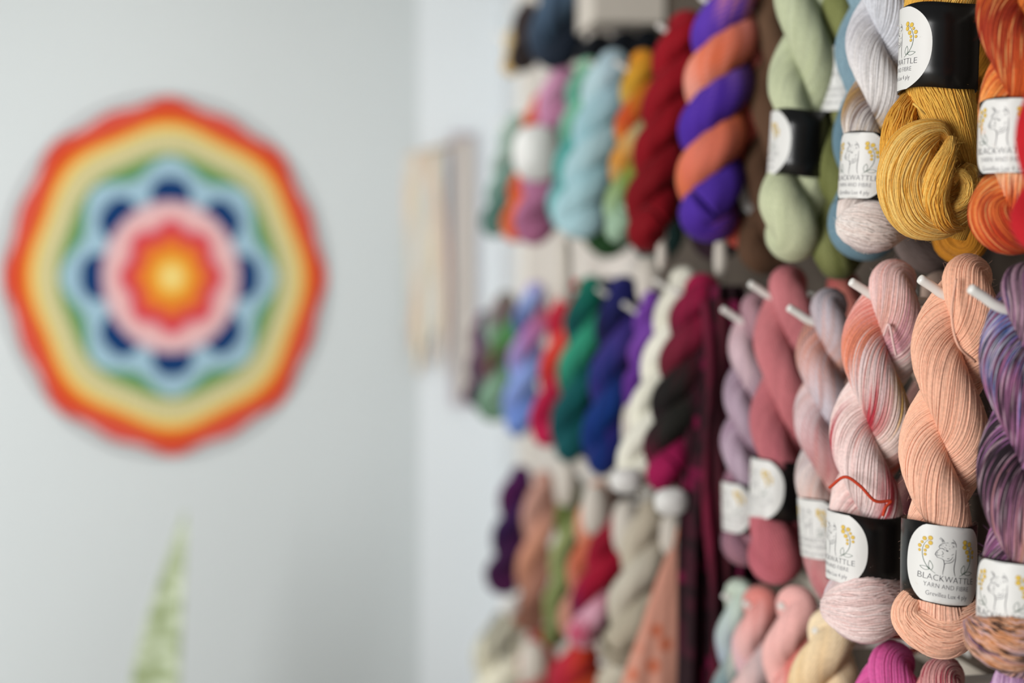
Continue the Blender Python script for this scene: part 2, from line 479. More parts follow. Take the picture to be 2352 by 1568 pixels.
def skein(label, top, bot, wid, zones, w=0.60, s=None, sgn=-1, turns=1.8, phi=0.0, tw=-1.15, lod='far', jit=0.02,
          speck=None, band=None, group=None, mid=None, nst=None, wraps=(), tags=(), bulge=1.08, ds=0.0, tie=None,
          name='yarn_skein', body=True, fuzz=2000, slim_top=0.7, cat='yarn skein', narrow=1.0, blots=()):
    P0 = at_s(top[0], top[1], s) if s is not None else at_w(top[0], top[1], w)
    s0 = P0[1]
    P1 = at_s(bot[0], bot[1], s0+ds)
    z = depth((P0+P1)/2)
    ppm = FPX/z
    Wd = wid/2/ppm
    root = thing(name, label, cat, P0, group)
    L = float(np.linalg.norm(P1-P0))
    ax = (P1-P0)/L
    bow = np.zeros(3)
    if mid is not None:
        m = (top[1]+bot[1])/2
        Pm = at_s(mid[0], mid[1], s0+ds/2)
        f = np.dot(Pm-P0, ax)/L
        bow = (Pm-(P0+ax*L*f))/(4*f*(1-f))
    Y = VB - np.dot(VB, ax)*ax; Y /= np.linalg.norm(Y)
    X = np.cross(Y, -ax); X /= np.linalg.norm(X)
    if np.dot(X, RT) < 0: X = -X
    def axis(h):
        h = np.asarray(h, float); f = h/L
        return P0+h[..., None]*ax+(4*f*(1-f))[..., None]*bow
    turns = turns*(1.2 if sgn < 0 else (1.35 if lod != 'far' else (1.15 if group == G_TOP else .88)))
    gm = {'near': 1.0, 'mid': 1.12, 'far': 1.22}[lod]
    zones = [(a_, tuple(255*(v/255)**gm for v in c_)) for a_, c_ in zones]
    phi = PI/2-sgn*2*PI*turns*.10+(PI if phi > 3 else 0)
    r0 = 0.58*Wd; a0 = 0.46*Wd
    hk = [0, .10, .26]; sk = [slim_top, .95, 1.0]
    if band:
        b0, b1 = band[0], band[1]
        hk += [b0-.06, b0+.01, b1-.01, min(b1+.07, .97), 1.0]; sk += [1.0, .88*narrow, .88*narrow, bulge, bulge*.95]
    else:
        hk += [.8, .93, 1.0]; sk += [1.0, bulge, bulge*.92]
    def prof(h):
        f = np.clip(h/L, 0, 1); return np.interp(f, hk, sk)
    # loop centre line: up ply A, over the top, down ply B, round the bottom
    ht = r0*slim_top; hb = L-r0*bulge           # extreme heights of the centre line
    hs0 = L*((band[0]+band[1])/2) if band else L*.86
    n1 = {'near': 110, 'mid': 80, 'far': 56}[lod]
    aT, aB = a0*slim_top, a0*bulge
    up_h = np.linspace(hs0, ht+aT, n1); tp = np.linspace(0, PI, n1//5)[1:-1]
    dn_h = np.linspace(ht+aT, hb-aB, int(n1*1.15)); bt = np.linspace(0, PI, n1//4)[1:-1]
    cl_h = np.linspace(hb-aB, hs0, max(4, n1//8))
    H = np.concatenate([up_h, ht+aT-aT*np.sin(tp), dn_h, hb-aB+aB*np.sin(bt), cl_h])
    La = np.concatenate([np.ones(n1), np.cos(tp), -np.ones(len(dn_h)), -np.cos(bt), np.ones(len(cl_h))])
    pr = prof(H); lat = La*a0*pr
    ph = phi + sgn*2*PI*turns*H/L
    C = axis(H)+(np.cos(ph)*lat)[:, None]*X+(np.sin(ph)*lat*0.9)[:, None]*Y
    # light smoothing
    for _ in range(2):
        C[1:-1] = .25*C[:-2]+.5*C[1:-1]+.25*C[2:]
    d = np.concatenate([[0], np.cumsum(np.linalg.norm(np.diff(C, axis=0), axis=1))]); tt = d/d[-1]
    Rr = r0*pr
    # even resample
    Mr = {'near': 250, 'mid': 190, 'far': 120}[lod]
    ti = np.linspace(0, 1, Mr)
    C = np.stack([np.interp(ti, tt, C[:, k]) for k in range(3)], 1); Rr = np.interp(ti, tt, Rr)
    twist = sgn*tw*2*PI*turns*ti*1.9
    mb = MB(); BLOT[:] = list(blots)
    if body:
        if lod == 'near':
            bundle(mb, C, Rr, int((nst or 84)*1.6), twist, ti, zones, jit, speck, fuzz=fuzz)
        elif lod == 'mid':
            rope(mb, C, Rr, nst or 48, twist, ti, zones, jit, speck, amp=.045)
        else:
            rope(mb, C, Rr, nst or 24, twist, ti, zones, jit, speck, amp=.07)
    for wr in wraps:
        # (points [(px,py,r_px,toward viewer m)...], n strands, twist radians, t0, t1)
        pts, n, twr, t0, t1 = wr[:5]
        zz = depth(P0+(P1-P0)*.8)
        Q = np.array([[*at_z(p[0], p[1], zz-p[3]), p[2]*zz/FPX] for p in pts])
        Q = smooth_path(Q, 60)
        u = np.linspace(0, 1, 60)
        Rq = np.maximum(Q[:, 3], .001)
        if lod == 'near':
            bundle(mb, Q[:, :3], Rq, int(n*1.6), twr*u, t0+(t1-t0)*u, zones, jit, speck, fuzz=fuzz//4)
        else:
            rope(mb, Q[:, :3], Rq, n, twr*u, t0+(t1-t0)*u, zones, jit, speck, amp=.05)
    BLOT[:] = []
    mb.build('twisted_yarn', M_YARN, root)
    if w <= .605 and abs(bot[0]-top[0]) < 150:
        PEGS.append((label.split(' skein')[0], P0, .022 if group == G_LOW else .046))
    if band:
        al = band[2]
        kw = band[3] if len(band) > 3 else {}
        fx = kw.get('fx', .95)
        h0, h1 = L*band[0], L*band[1]
        make_band(root, axis, X, Y, -ax, Wd*fx*narrow, Wd*kw.get('fy', .90)*narrow, h0, h1, al,
                  Rl=kw.get('Rl', (h1-h0)*.545), detail=(lod == 'near'), care=kw.get('care', False), tilt=kw.get('tilt', 0.0), rot=kw.get('rot', 0.03))
    if tie:
        for (pts, rpx, tcol, off) in tie:
            zz = depth(P0+(P1-P0)*.4)
            Q = smooth_path([at_z(p[0], p[1], zz-p[2]-off) for p in pts], 40)
            tb = MB(); tube(tb, Q, rpx*zz/FPX, 8, col=lin(tcol)); tb.build('tie_strand', M_YARN, root)
    for (tx, ty, tw_, th_, off, sx, sy) in tags:
        zz = depth(P0+(P1-P0)*.6)-off
        c = at_z(tx, ty, zz); hx = tw_/2*zz/FPX; hy = th_/2*zz/FPX
        tb = MB(); K = 28; a = np.arange(K)/K*2*PI
        nrm = VB
        sq = (np.abs(np.cos(a))**2.6+np.abs(np.sin(a))**2.6)**(-1/2.6)
        rim = c+(hx*sq*np.cos(a))[:, None]*RT+(hy*sq*np.sin(a))[:, None]*np.array([0, 0, 1.])
        Vv = np.vstack([rim+nrm*.0008, rim-nrm*.0008, c+nrm*.0008, c-nrm*.0008])
        tr = [[2*K, k, (k+1) % K] for k in range(K)]+[[2*K+1, K+(k+1) % K, K+k] for k in range(K)]
        qd = [[k, K+k, K+(k+1) % K, (k+1) % K] for k in range(K)]
        tb.add(Vv, qd, tr)
        to = tb.build('swing_tag', M_STICK if th_ < 63 or th_ == 128 and tw_ > 100 else M_TAG, root); to['label'] = 'pale oval card swing tag'
        cb = MB()
        e = at_z(sx, sy, zz+off*.6)
        a_ = c+np.array([0, 0, hy*.8])+nrm*.001
        tube(cb, smooth_path([a_, (a_+e)/2+np.array([.004, 0, -.003]), e], 14), .0011, 6)
        cb.build('tag_cord', M_CORD, to)
    return root

# colours, as seen on the yarn itself
SALM = (242, 192, 168); SALM2 = (236, 182, 154)
# ---- middle row, nearest
skein('salmon pink skein with the sharp white alpaca sticker facing us', (2232, 588), (2158, 1512), 194,
      [(.0, SALM), (.25, (244, 190, 160)), (.5, SALM2), (.75, (246, 194, 168))], sgn=-1, turns=1.6, phi=2.3, lod='near', jit=.03,
      band=(.655, .848, -.02, dict(fx=.95, fy=.95, Rl=.0375, rot=.07)), narrow=.92, mid=(2170, 1010), group=G_MID, nst=92,
      wraps=[([(2240, 1385, 40, .0), (2215, 1420, 55, .012), (2150, 1450, 56, .016), (2088, 1418, 40, .012), (2100, 1375, 30, .006), (2150, 1360, 24, .0)], 64, 1.2, .1, .3)],
      tie=[([(2196, 640, .038), (2186, 720, .045), (2200, 790, .045), (2240, 830, .03)], 3.2, (240, 184, 158), 0)])
skein('pale pink skein with crimson streaks and dangling orange tie end', (2062, 600), (1990, 1478), 178,
      [(.02, (236, 206, 206)), (.08, (242, 222, 218)), (.14, (240, 214, 210)), (.2, (242, 218, 212)), (.26, (243, 222, 216)), (.32, (232, 180, 164)), (.37, (238, 208, 205)),
       (.42, (232, 178, 168)), (.47, (222, 130, 116)), (.53, (222, 200, 200)), (.6, (240, 216, 206)), (.7, (240, 212, 206)), (.8, (242, 222, 218)), (.87, (222, 184, 178)), (.92, (210, 196, 200)), (.97, (232, 204, 200))],
      blots=[(.13, .1, .03, .10, (178, 50, 66)), (.18, .55, .03, .12, (214, 110, 96)), (.24, .3, .02, .12, (232, 190, 100)), (.08, .8, .025, .12, (196, 70, 84)), (.05, .35, .02, .1, (206, 100, 90)),
             (.59, .2, .03, .12, (186, 56, 70)), (.63, .6, .035, .14, (216, 116, 100)), (.55, .85, .02, .15, (230, 186, 96)), (.69, .4, .025, .12, (190, 66, 80)), (.66, .9, .02, .1, (214, 120, 90)), (.3, .7, .03, .15, (206, 150, 160)), (.5, .5, .02, .2, (226, 140, 110))],
      sgn=-1, turns=1.75, phi=1.2, lod='near', jit=.02, speck=[(.02, (214, 130, 120))],
      band=(.655, .835, -1.18, dict(fx=.97, fy=.9)), mid=(2010, 900), group=G_MID, nst=84,
      wraps=[([(1902, 1392, 18, -.01), (1930, 1395, 52, .01), (1978, 1394, 80, .02), (2030, 1378, 68, .012), (2078, 1345, 26, -.008)], 88, .5, .78, .86)],
      tie=[([(1905, 1120, .035), (1940, 1095, .045), (1975, 1115, .05), (2010, 1150, .052), (2046, 1150, .050), (2034, 1165, .052), (2028, 1185, .052)], 3.6, (196, 66, 40), 0),
           ([(2030, 770, .030), (2042, 745, .036), (2052, 790, .037), (2058, 815, .034)], 3.0, (226, 190, 186), 0)])
skein('purple, black and orchid skein at the photo right edge with blue top', (2356, 606), (2330, 1562), 198,
      [(.03, (206, 150, 140)), (.10, (150, 100, 130)), (.15, (40, 30, 36)), (.21, (52, 38, 48)), (.25, (186, 120, 180)), (.31, (196, 130, 184)), (.35, (44, 34, 42)), (.39, (180, 140, 160)), (.43, (60, 40, 56)),
       (.455, (140, 90, 130)), (.478, (60, 96, 156)), (.5, (196, 192, 206)), (.52, (70, 104, 164)), (.54, (176, 110, 150)), (.565, (44, 30, 40)), (.60, (170, 110, 150)), (.645, (60, 40, 54)), (.68, (196, 140, 186)), (.735, (186, 120, 178)), (.77, (150, 90, 130)),
       (.80, (40, 30, 38)), (.84, (206, 180, 186)), (.87, (120, 80, 110)), (.91, (214, 170, 150)), (.95, (206, 140, 90)), (.985, (222, 176, 150))],
      sgn=-1, turns=1.5, phi=2.0, lod='near', jit=.03, speck=[(.13, (38, 28, 34)), (.05, (220, 190, 200))],
      band=(.70, .89, -.78, dict(fx=.92, fy=.9)), mid=(2352, 1000), group=G_MID, nst=84,
      wraps=[([(2222, 1425, 14, .0), (2262, 1460, 50, .015), (2320, 1475, 66, .02), (2380, 1450, 60, .01)], 60, .8, .9, 1.0)])
skein('mauve and silver grey skein with peach patches left of the streaked pink skein', (1908, 664), (1916, 1385), 130,
      [(.05, (226, 196, 186)), (.12, (196, 130, 130)), (.2, (222, 206, 208)), (.28, (214, 160, 140)), (.36, (206, 198, 206)), (.42, (120, 112, 116)), (.48, (214, 150, 130)),
       (.56, (214, 208, 216)), (.63, (150, 136, 146)), (.7, (226, 214, 210)), (.77, (206, 150, 130)), (.85, (222, 206, 208)), (.93, (190, 120, 124))],
      sgn=-1, turns=2.0, phi=2.6, lod='mid', jit=.02, band=(.655, .845, -.95), mid=(1892, 950), group=G_MID)
skein('plain dusty rose skein with half white sticker and round bottom', (1812, 612), (1778, 1342), 140,
      [(.1, (192, 118, 124)), (.4, (204, 132, 136)), (.7, (196, 116, 122)), (.92, (186, 106, 118))],
      sgn=-1, turns=1.6, phi=1.7, lod='mid', jit=.05, band=(.60, .785, -1.15), mid=(1800, 900), group=G_MID, bulge=1.16)
skein('grey purple and lilac skein leftmost of the dusty pinks', (1744, 672), (1716, 1300), 108,
      [(.08, (150, 112, 130)), (.2, (190, 170, 184)), (.3, (116, 86, 106)), (.42, (200, 160, 166)), (.52, (214, 190, 196)), (.62, (146, 112, 136)),
       (.72, (196, 176, 190)), (.82, (112, 88, 108)), (.92, (176, 130, 140))],
      sgn=-1, turns=2.3, phi=.4, lod='mid', jit=.02, band=(.69, .87, -1.05), mid=(1718, 900), group=G_MID)
skein('rose and copper skein hanging behind the silver grey skein', (1935, 622), (1965, 1290), 120,
      [(.1, (170, 96, 96)), (.3, (196, 140, 120)), (.5, (180, 90, 92)), (.55, (200, 150, 130)), (.7, (120, 112, 110)), (.85, (84, 76, 78))],
      w=.668, sgn=-1, turns=2, phi=1, lod='mid', jit=.03, group=G_MID)
skein('muted beige and rose skein tucked behind the salmon pink skein', (2165, 625), (2130, 1420), 150,
      [(.2, (150, 104, 100)), (.5, (206, 186, 170)), (.8, (120, 64, 70))], w=.685, sgn=-1, turns=1.8, phi=.6, lod='mid', jit=.03, group=G_MID)
skein('dark rose skein hidden behind the purple and black skein', (2440, 640), (2400, 1500), 150,
      [(.2, (110, 60, 66)), (.7, (140, 80, 86))], w=.69, sgn=-1, turns=1.8, phi=.6, lod='mid', jit=.03, group=G_MID)

# ---- upper row, nearest
GOLDC = [(.0, (220, 166, 64)), (.15, (226, 178, 82)), (.3, (212, 150, 54)), (.38, (240, 206, 124)), (.46, (218, 160, 62)), (.6, (238, 196, 104)), (.68, (216, 152, 56)), (.8, (222, 166, 66))]
skein('mustard gold skein with knotted lower end and glossy black band', (2172, -330), (2150, 300), 178, GOLDC,
      sgn=-1, turns=1.2, phi=1.5, lod='near', jit=.05, band=(.555, .86, -1.55, dict(fx=1.0, fy=1.0, care=True, Rl=.038)), group=G_TOP, nst=90, bulge=.96,
      wraps=[([(2150, 40, 66, -.008), (2152, 150, 70, -.004), (2160, 215, 74, .0), (2178, 270, 66, .006), (2200, 330, 46, .006), (2218, 400, 32, -.002), (2214, 480, 30, -.01), (2190, 540, 30, -.02)], 88, -.5, .1, .2),
             ([(2110, 196, 14, -.022), (2092, 232, 26, -.008), (2068, 285, 36, .006), (2058, 345, 36, .010), (2064, 410, 34, .010), (2085, 460, 30, .004)], 44, .8, .7, .8),
             ([(2182, 330, 10, .030), (2150, 304, 30, .032), (2100, 340, 56, .030), (2076, 415, 60, .028), (2102, 482, 60, .024), (2158, 496, 52, .020),
               (2206, 462, 42, .016), (2226, 412, 32, .018), (2206, 384, 18, .016)], 92, 1.5, .3, .5),
             ([(2184, 318, 10, .036), (2178, 350, 20, .044), (2158, 400, 30, .048), (2146, 455, 32, .044), (2166, 505, 28, .034), (2206, 515, 18, .018)], 46, .9, .55, .7),
             ([(2190, 420, 5, .040), (2204, 398, 11, .044), (2222, 420, 15, .040), (2216, 456, 15, .038), (2192, 476, 12, .038), (2172, 468, 6, .034)], 26, 1.0, .55, .65)],
      tie=[([(2098, 238, .052), (2110, 248, .056), (2124, 262, .052)], 2.6, (236, 190, 96), 0)])
skein('darker gold skein hanging behind the mustard gold skein', (2235, -300), (2205, 608), 130,
      [(.1, (176, 116, 30)), (.5, (196, 136, 44)), (.85, (184, 120, 30))], w=.672, sgn=-1, turns=1.6, phi=1, lod='near', nst=56, fuzz=300, jit=.04, group=G_TOP)
skein('orange and cream flame skein with white sticker at the photo right edge', (2352, -420), (2325, 588), 182,
      [(.0, (196, 70, 30)), (.06, (214, 96, 40)), (.13, (150, 40, 24)), (.2, (226, 120, 44)), (.27, (200, 70, 28)), (.34, (240, 200, 150)), (.4, (220, 110, 40)),
       (.5, (176, 70, 30)), (.6, (226, 130, 50)), (.66, (196, 60, 30)), (.72, (236, 150, 70)), (.77, (245, 220, 184)), (.81, (222, 110, 46)), (.88, (186, 56, 28)), (.94, (226, 130, 60))],
      sgn=-1, turns=1.75, phi=.3, lod='near', jit=.012, speck=[(.1, (150, 44, 24)), (.06, (240, 180, 110))],
      band=(.645, .815, -.7, dict(fx=.9, fy=.9)), group=G_TOP, nst=78)
skein('plain cherry red skein bottom in front of the orange skein', (2540, -480), (2402, 584), 190,
      [(.2, (176, 22, 36)), (.7, (196, 34, 44))], w=.585, sgn=-1, turns=1.6, phi=.6, lod='mid', jit=.04, group=G_TOP)
skein('silver white skein splashed with brown and gold, sticker below', (2045, -260), (1990, 584), 150,
      [(.03, (226, 220, 216)), (.12, (236, 232, 230)), (.2, (206, 204, 208)), (.3, (226, 226, 230)), (.42, (214, 216, 222)), (.55, (220, 222, 228)), (.66, (214, 214, 220)),
       (.715, (110, 90, 90)), (.745, (232, 226, 222)), (.775, (196, 156, 92)), (.80, (150, 120, 76)), (.84, (224, 220, 220)), (.9, (236, 228, 222)), (.97, (222, 204, 196))],
      sgn=-1, turns=1.9, phi=2.4, lod='near', jit=.012, speck=[(.015, (140, 120, 110))], blots=[(.075, .3, .02, .2, (96, 78, 76)), (.05, .5, .025, .25, (190, 150, 84)), (.69, .3, .02, .2, (96, 78, 76)), (.715, .55, .025, .25, (180, 140, 76)), (.1, .8, .02, .15, (120, 104, 104)), (.95, .4, .02, .2, (150, 140, 144))], band=(.675, .855, -.85, dict(fx=.96, fy=.96)), mid=(2016, 180),
      group=G_TOP, nst=76, wraps=[([(1932, 505, 12, .0), (1958, 515, 46, .012), (2005, 520, 60, .016), (2050, 520, 44, .006), (2080, 530, 18, -.005)], 66, .6, .9, 1.0)])
skein('dusty blue skein peeking out behind the silver white skein', (2010, -260), (1985, 600), 150,
      [(.2, (136, 162, 174)), (.5, (160, 186, 196)), (.8, (104, 134, 148))], w=.630, sgn=-1, turns=1.8, phi=.4, lod='mid', jit=.05, group=G_TOP)
skein('dark grey brown skein low behind the mustard knot', (2150, -200), (2135, 628), 150,
      [(.2, (96, 80, 70)), (.5, (126, 112, 104)), (.8, (84, 70, 64)), (.92, (130, 116, 112))], w=.68, sgn=-1, turns=1.8, phi=.4, lod='mid', jit=.05, group=G_TOP)
SAGE = [(.1, (196, 202, 170)), (.35, (206, 212, 184)), (.6, (192, 198, 164)), (.85, (208, 212, 180))]
skein('pale sage green skein with black band and fanned bottom', (1868, -210), (1815, 602), 150, SAGE,
      sgn=-1, turns=1.55, phi=2.4, lod='mid', nst=60, jit=.05, band=(.575, .76, -1.7, dict(fx=.97, fy=.97)), narrow=.90, mid=(1846, 150), group=G_TOP, bulge=1.2)
skein('olive green skein with white sticker high up beside the sage skein', (1955, -190), (1925, 645), 138,
      [(.1, (122, 126, 74)), (.4, (140, 144, 92)), (.7, (112, 116, 66)), (.9, (150, 152, 104))], w=.640, sgn=-1, turns=1.9, phi=.9, lod='mid', nst=54, jit=.04,
      group=G_TOP, band=(.36, .54, -.65, dict(fx=.86, fy=.9)))
skein('chocolate brown skein between the sage and purple skeins', (1800, -120), (1752, 632), 110,
      [(.2, (110, 82, 62)), (.5, (128, 100, 78)), (.8, (92, 66, 48))], w=.660, sgn=-1, turns=1.8, phi=.9, lod='mid', jit=.05, group=G_TOP)
skein('coral pink skein with white sticker half behind the purple and orange skein', (1745, -90), (1705, 572), 100,
      [(.2, (222, 120, 104)), (.5, (226, 140, 130)), (.8, (206, 92, 80))], w=.640, sgn=-1, turns=1.8, phi=.2, lod='mid', jit=.04, group=G_TOP,
      band=(.70, .89, .95))
skein('bold purple and orange twisted skein', (1690, -40), (1628, 556), 150,
      [(.02, (92, 58, 170)), (.1, (88, 52, 168)), (.22, (90, 52, 170)), (.27, (150, 110, 190)), (.33, (96, 58, 176)), (.41, (110, 70, 184)), (.45, (236, 156, 150)), (.52, (240, 160, 150)), (.6, (226, 120, 80)),
       (.66, (240, 176, 160)), (.72, (232, 124, 76)), (.8, (222, 130, 110)), (.88, (226, 126, 80)), (.95, (88, 48, 160))],
      sgn=1, turns=2.0, phi=.9, lod='mid', nst=56, jit=.015, mid=(1640, 270), group=G_TOP)
skein('deep crimson skein leaning left beside the purple and orange skein', (1585, 28), (1482, 578), 118,
      [(.2, (150, 8, 30)), (.5, (170, 20, 40)), (.8, (132, 4, 24))], sgn=1, turns=1.9, phi=.2, lod='mid', jit=.04, mid=(1525, 300), group=G_TOP,
      tags=[(1520, 585, 24, 70, .01, 1530, 520)])
skein('mustard, mint and orange skein left of the crimson skein', (1480, 115), (1418, 560), 84,
      [(.05, (170, 196, 168)), (.15, (226, 160, 60)), (.25, (196, 206, 170)), (.35, (214, 176, 70)), (.45, (230, 160, 50)), (.55, (220, 150, 50)), (.62, (210, 80, 50)),
       (.7, (222, 186, 80)), (.8, (150, 170, 90)), (.9, (180, 206, 186))], sgn=1, turns=2.2, phi=1.6, jit=.02, group=G_TOP,
      tags=[(1490, 645, 60, 112, .03, 1512, 560)])
skein('powder blue skein left of the mustard and mint skein', (1415, 118), (1320, 548), 112,
      [(.1, (184, 214, 220)), (.3, (200, 224, 228)), (.5, (196, 216, 226)), (.7, (168, 208, 214)), (.9, (190, 220, 226))], sgn=1, turns=2.0, phi=.5, jit=.04, group=G_TOP,
      tags=[(1297, 622, 34, 150, .03, 1310, 530)], bulge=1.2)
skein('mint and teal green skein behind the powder blue skein', (1356, 135), (1292, 530), 84,
      [(.1, (110, 186, 180)), (.3, (60, 160, 150)), (.5, (176, 216, 180)), (.6, (150, 206, 180)), (.75, (20, 130, 120)), (.9, (140, 200, 200))], sgn=1, turns=2.1, phi=1.5, jit=.03,
      group=G_TOP, w=.612)
skein('mauve pink skein with a broad white paper wrap', (1298, 150), (1218, 562), 92,
      [(.1, (186, 130, 160)), (.3, (206, 160, 186)), (.5, (200, 146, 174)), (.75, (190, 136, 166)), (.95, (170, 110, 140))], sgn=1, turns=2.0, phi=.6, jit=.04, group=G_TOP,
      tags=[(1232, 352, 108, 128, .045, 1270, 260)])
skein('terracotta orange skein tucked left of the mauve skein', (1248, 215), (1178, 556), 64,
      [(.2, (206, 96, 50)), (.6, (196, 90, 44)), (.85, (214, 110, 50))], sgn=1, turns=2.0, phi=.6, jit=.04, group=G_TOP, w=.622)
skein('grey green skein farthest along the upper pegs', (1188, 262), (1130, 545), 62,
      [(.2, (132, 160, 150)), (.5, (176, 190, 180)), (.85, (84, 120, 110))], sgn=1, turns=2.0, phi=.6, jit=.04, group=G_TOP)
skein('forest green skein end below the mint skein', (1430, 150), (1392, 592), 110,
      [(.2, (40, 84, 50)), (.5, (60, 110, 70)), (.85, (44, 84, 40))], sgn=1, turns=2.0, phi=.6, jit=.04, group=G_TOP, w=.70)
skein('dark teal skein end below the crimson skein', (1560, 100), (1500, 600), 120,
      [(.2, (44, 70, 68)), (.85, (50, 84, 80))], sgn=1, turns=2.0, phi=.6, jit=.04, group=G_TOP, w=.672)
skein('near black purple skein end under the purple and orange skein', (1690, 60), (1640, 598), 120,
      [(.2, (40, 26, 44)), (.85, (60, 30, 44))], sgn=1, turns=2.0, phi=.6, jit=.04, group=G_TOP, w=.665, tags=[(1655, 592, 30, 90, .06, 1668, 540)])

# ---- middle row, far half
skein('ivory white skein leaning between the violet and burgundy skeins', (1578, 612), (1446, 1130), 84,
      [(.2, (232, 230, 216)), (.7, (240, 238, 226))], sgn=1, turns=2.7, phi=.3, jit=.03, mid=(1512, 850), group=G_MID, tw=-.6,
      tags=[(1438, 1104, 72, 58, .03, 1460, 1060)])
skein('burgundy, black and magenta skein beside the dark scarf', (1622, 632), (1522, 1130), 112,
      [(.03, (150, 20, 80)), (.1, (40, 24, 30)), (.2, (28, 30, 26)), (.32, (110, 30, 54)), (.42, (150, 24, 70)), (.5, (178, 20, 80)), (.58, (130, 30, 60)), (.68, (110, 34, 50)),
       (.76, (44, 44, 38)), (.86, (30, 26, 24)), (.95, (170, 20, 90))], sgn=1, turns=1.9, phi=.2, lod='mid', jit=.02, mid=(1565, 860), group=G_MID,
      tags=[(1541, 1152, 76, 62, .03, 1545, 1110)])
skein('bright violet skein behind the ivory skein', (1500, 668), (1452, 955), 62,
      [(.2, (120, 66, 160)), (.6, (150, 96, 190)), (.85, (110, 60, 150))], sgn=1, turns=2.2, phi=.6, jit=.03, group=G_MID, tags=[(1450, 985, 44, 120, .02, 1460, 930)])
skein('navy blue skein with purple glints', (1436, 636), (1378, 1092), 104,
      [(.03, (10, 60, 130)), (.12, (16, 76, 150)), (.2, (40, 30, 90)), (.35, (20, 28, 80)), (.5, (50, 50, 130)), (.6, (90, 70, 150)), (.7, (24, 60, 130)), (.8, (86, 50, 140)), (.9, (10, 50, 120))],
      sgn=1, turns=2.1, phi=.2, jit=.03, group=G_MID)
skein('teal and emerald skein', (1362, 636), (1302, 1062), 98,
      [(.03, (0, 90, 96)), (.15, (0, 110, 110)), (.3, (0, 84, 90)), (.45, (20, 130, 110)), (.55, (60, 160, 130)), (.65, (70, 170, 140)), (.78, (0, 96, 96)), (.9, (0, 100, 104))],
      sgn=1, turns=2.1, phi=1.2, jit=.03, group=G_MID)
skein('coral red and magenta skein', (1320, 644), (1250, 1026), 84,
      [(.05, (176, 20, 80)), (.2, (206, 60, 60)), (.32, (180, 20, 80)), (.42, (214, 70, 66)), (.55, (220, 90, 80)), (.68, (214, 76, 60)), (.8, (160, 10, 70)), (.92, (196, 30, 90))],
      sgn=1, turns=2.0, phi=.9, jit=.03, group=G_MID)
skein('periwinkle blue skein with pink and navy streaks', (1232, 648), (1186, 1002), 80,
      [(.05, (140, 160, 210)), (.2, (150, 170, 216)), (.3, (40, 70, 130)), (.42, (160, 176, 216)), (.52, (220, 130, 140)), (.62, (180, 120, 170)), (.75, (150, 170, 216)), (.9, (120, 150, 210))],
      sgn=1, turns=2.1, phi=.5, jit=.03, group=G_MID)
skein('leaf green, sage and plum skein', (1164, 672), (1132, 968), 82,
      [(.05, (150, 180, 160)), (.15, (60, 110, 70)), (.3, (160, 190, 170)), (.42, (120, 60, 90)), (.52, (130, 166, 130)), (.62, (80, 150, 90)), (.74, (120, 40, 80)), (.86, (160, 186, 166)), (.95, (90, 130, 100))],
      sgn=1, turns=1.8, phi=.5, jit=.03, group=G_MID)
skein('plum purple skein farthest along the middle pegs', (1112, 715), (1090, 935), 50,
      [(.2, (90, 60, 96)), (.6, (120, 86, 120)), (.85, (80, 50, 80))], sgn=1, turns=1.8, phi=.5, jit=.03, group=G_MID)
skein('dark navy skein squeezed behind the teal skein', (1400, 640), (1355, 1060), 100,
      [(.2, (8, 40, 84)), (.85, (20, 24, 50))], sgn=1, turns=2.0, phi=.6, jit=.04, group=G_MID, w=.69)
skein('black plum skein squeezed between navy and ivory', (1480, 650), (1440, 1080), 100,
      [(.2, (30, 20, 40)), (.85, (24, 16, 30))], sgn=1, turns=2.0, phi=.6, jit=.04, group=G_MID, w=.67)

# ---- third row, far half
skein('dark aubergine skein leftmost of the lower far pegs', (1200, 1072), (1150, 1366), 82,
      [(.1, (60, 14, 70)), (.3, (96, 16, 84)), (.5, (80, 20, 90)), (.7, (50, 16, 76)), (.9, (90, 20, 80))], sgn=1, turns=1.9, phi=.5, jit=.03, group=G_LOW)
skein('tan and blush brown skein right of the aubergine skein', (1250, 1082), (1212, 1450), 78,
      [(.1, (180, 134, 116)), (.3, (200, 160, 146)), (.5, (190, 150, 136)), (.7, (214, 160, 134)), (.9, (150, 112, 96))], sgn=1, turns=1.7, phi=.5, jit=.03, group=G_LOW,
      tags=[(1170, 1390, 42, 42, .03, 1190, 1340)])
skein('moss green skein between the tan and peach skeins', (1322, 1092), (1270, 1486), 66,
      [(.1, (150, 160, 110)), (.3, (110, 124, 66)), (.5, (140, 150, 96)), (.7, (166, 174, 126)), (.9, (120, 130, 84))], sgn=1, turns=2.2, phi=.5, jit=.03, group=G_LOW,
      tags=[(1302, 1110, 50, 106, .03, 1322, 1050)])
skein('peach and taupe skein right of the moss green skein', (1382, 1105), (1318, 1470), 84,
      [(.1, (200, 150, 130)), (.3, (224, 166, 144)), (.5, (206, 150, 120)), (.7, (200, 110, 80)), (.9, (206, 156, 140))], sgn=1, turns=1.9, phi=.5, jit=.03, group=G_LOW,
      tags=[(1366, 1172, 60, 116, .04, 1380, 1080)])
skein('crimson skein with a pale pink and magenta lower end', (1436, 1180), (1332, 1490), 92,
      [(.03, (236, 190, 206)), (.1, (230, 180, 196)), (.2, (190, 20, 70)), (.35, (150, 10, 50)), (.5, (170, 30, 60)), (.7, (176, 10, 60)), (.84, (120, 30, 80)), (.93, (240, 206, 216)), (.98, (200, 40, 100))],
      sgn=1, turns=1.6, phi=1.5, jit=.02, group=G_LOW, mid=(1375, 1330), bulge=1.25,
      tags=[(1437, 1212, 62, 128, .04, 1452, 1110)])
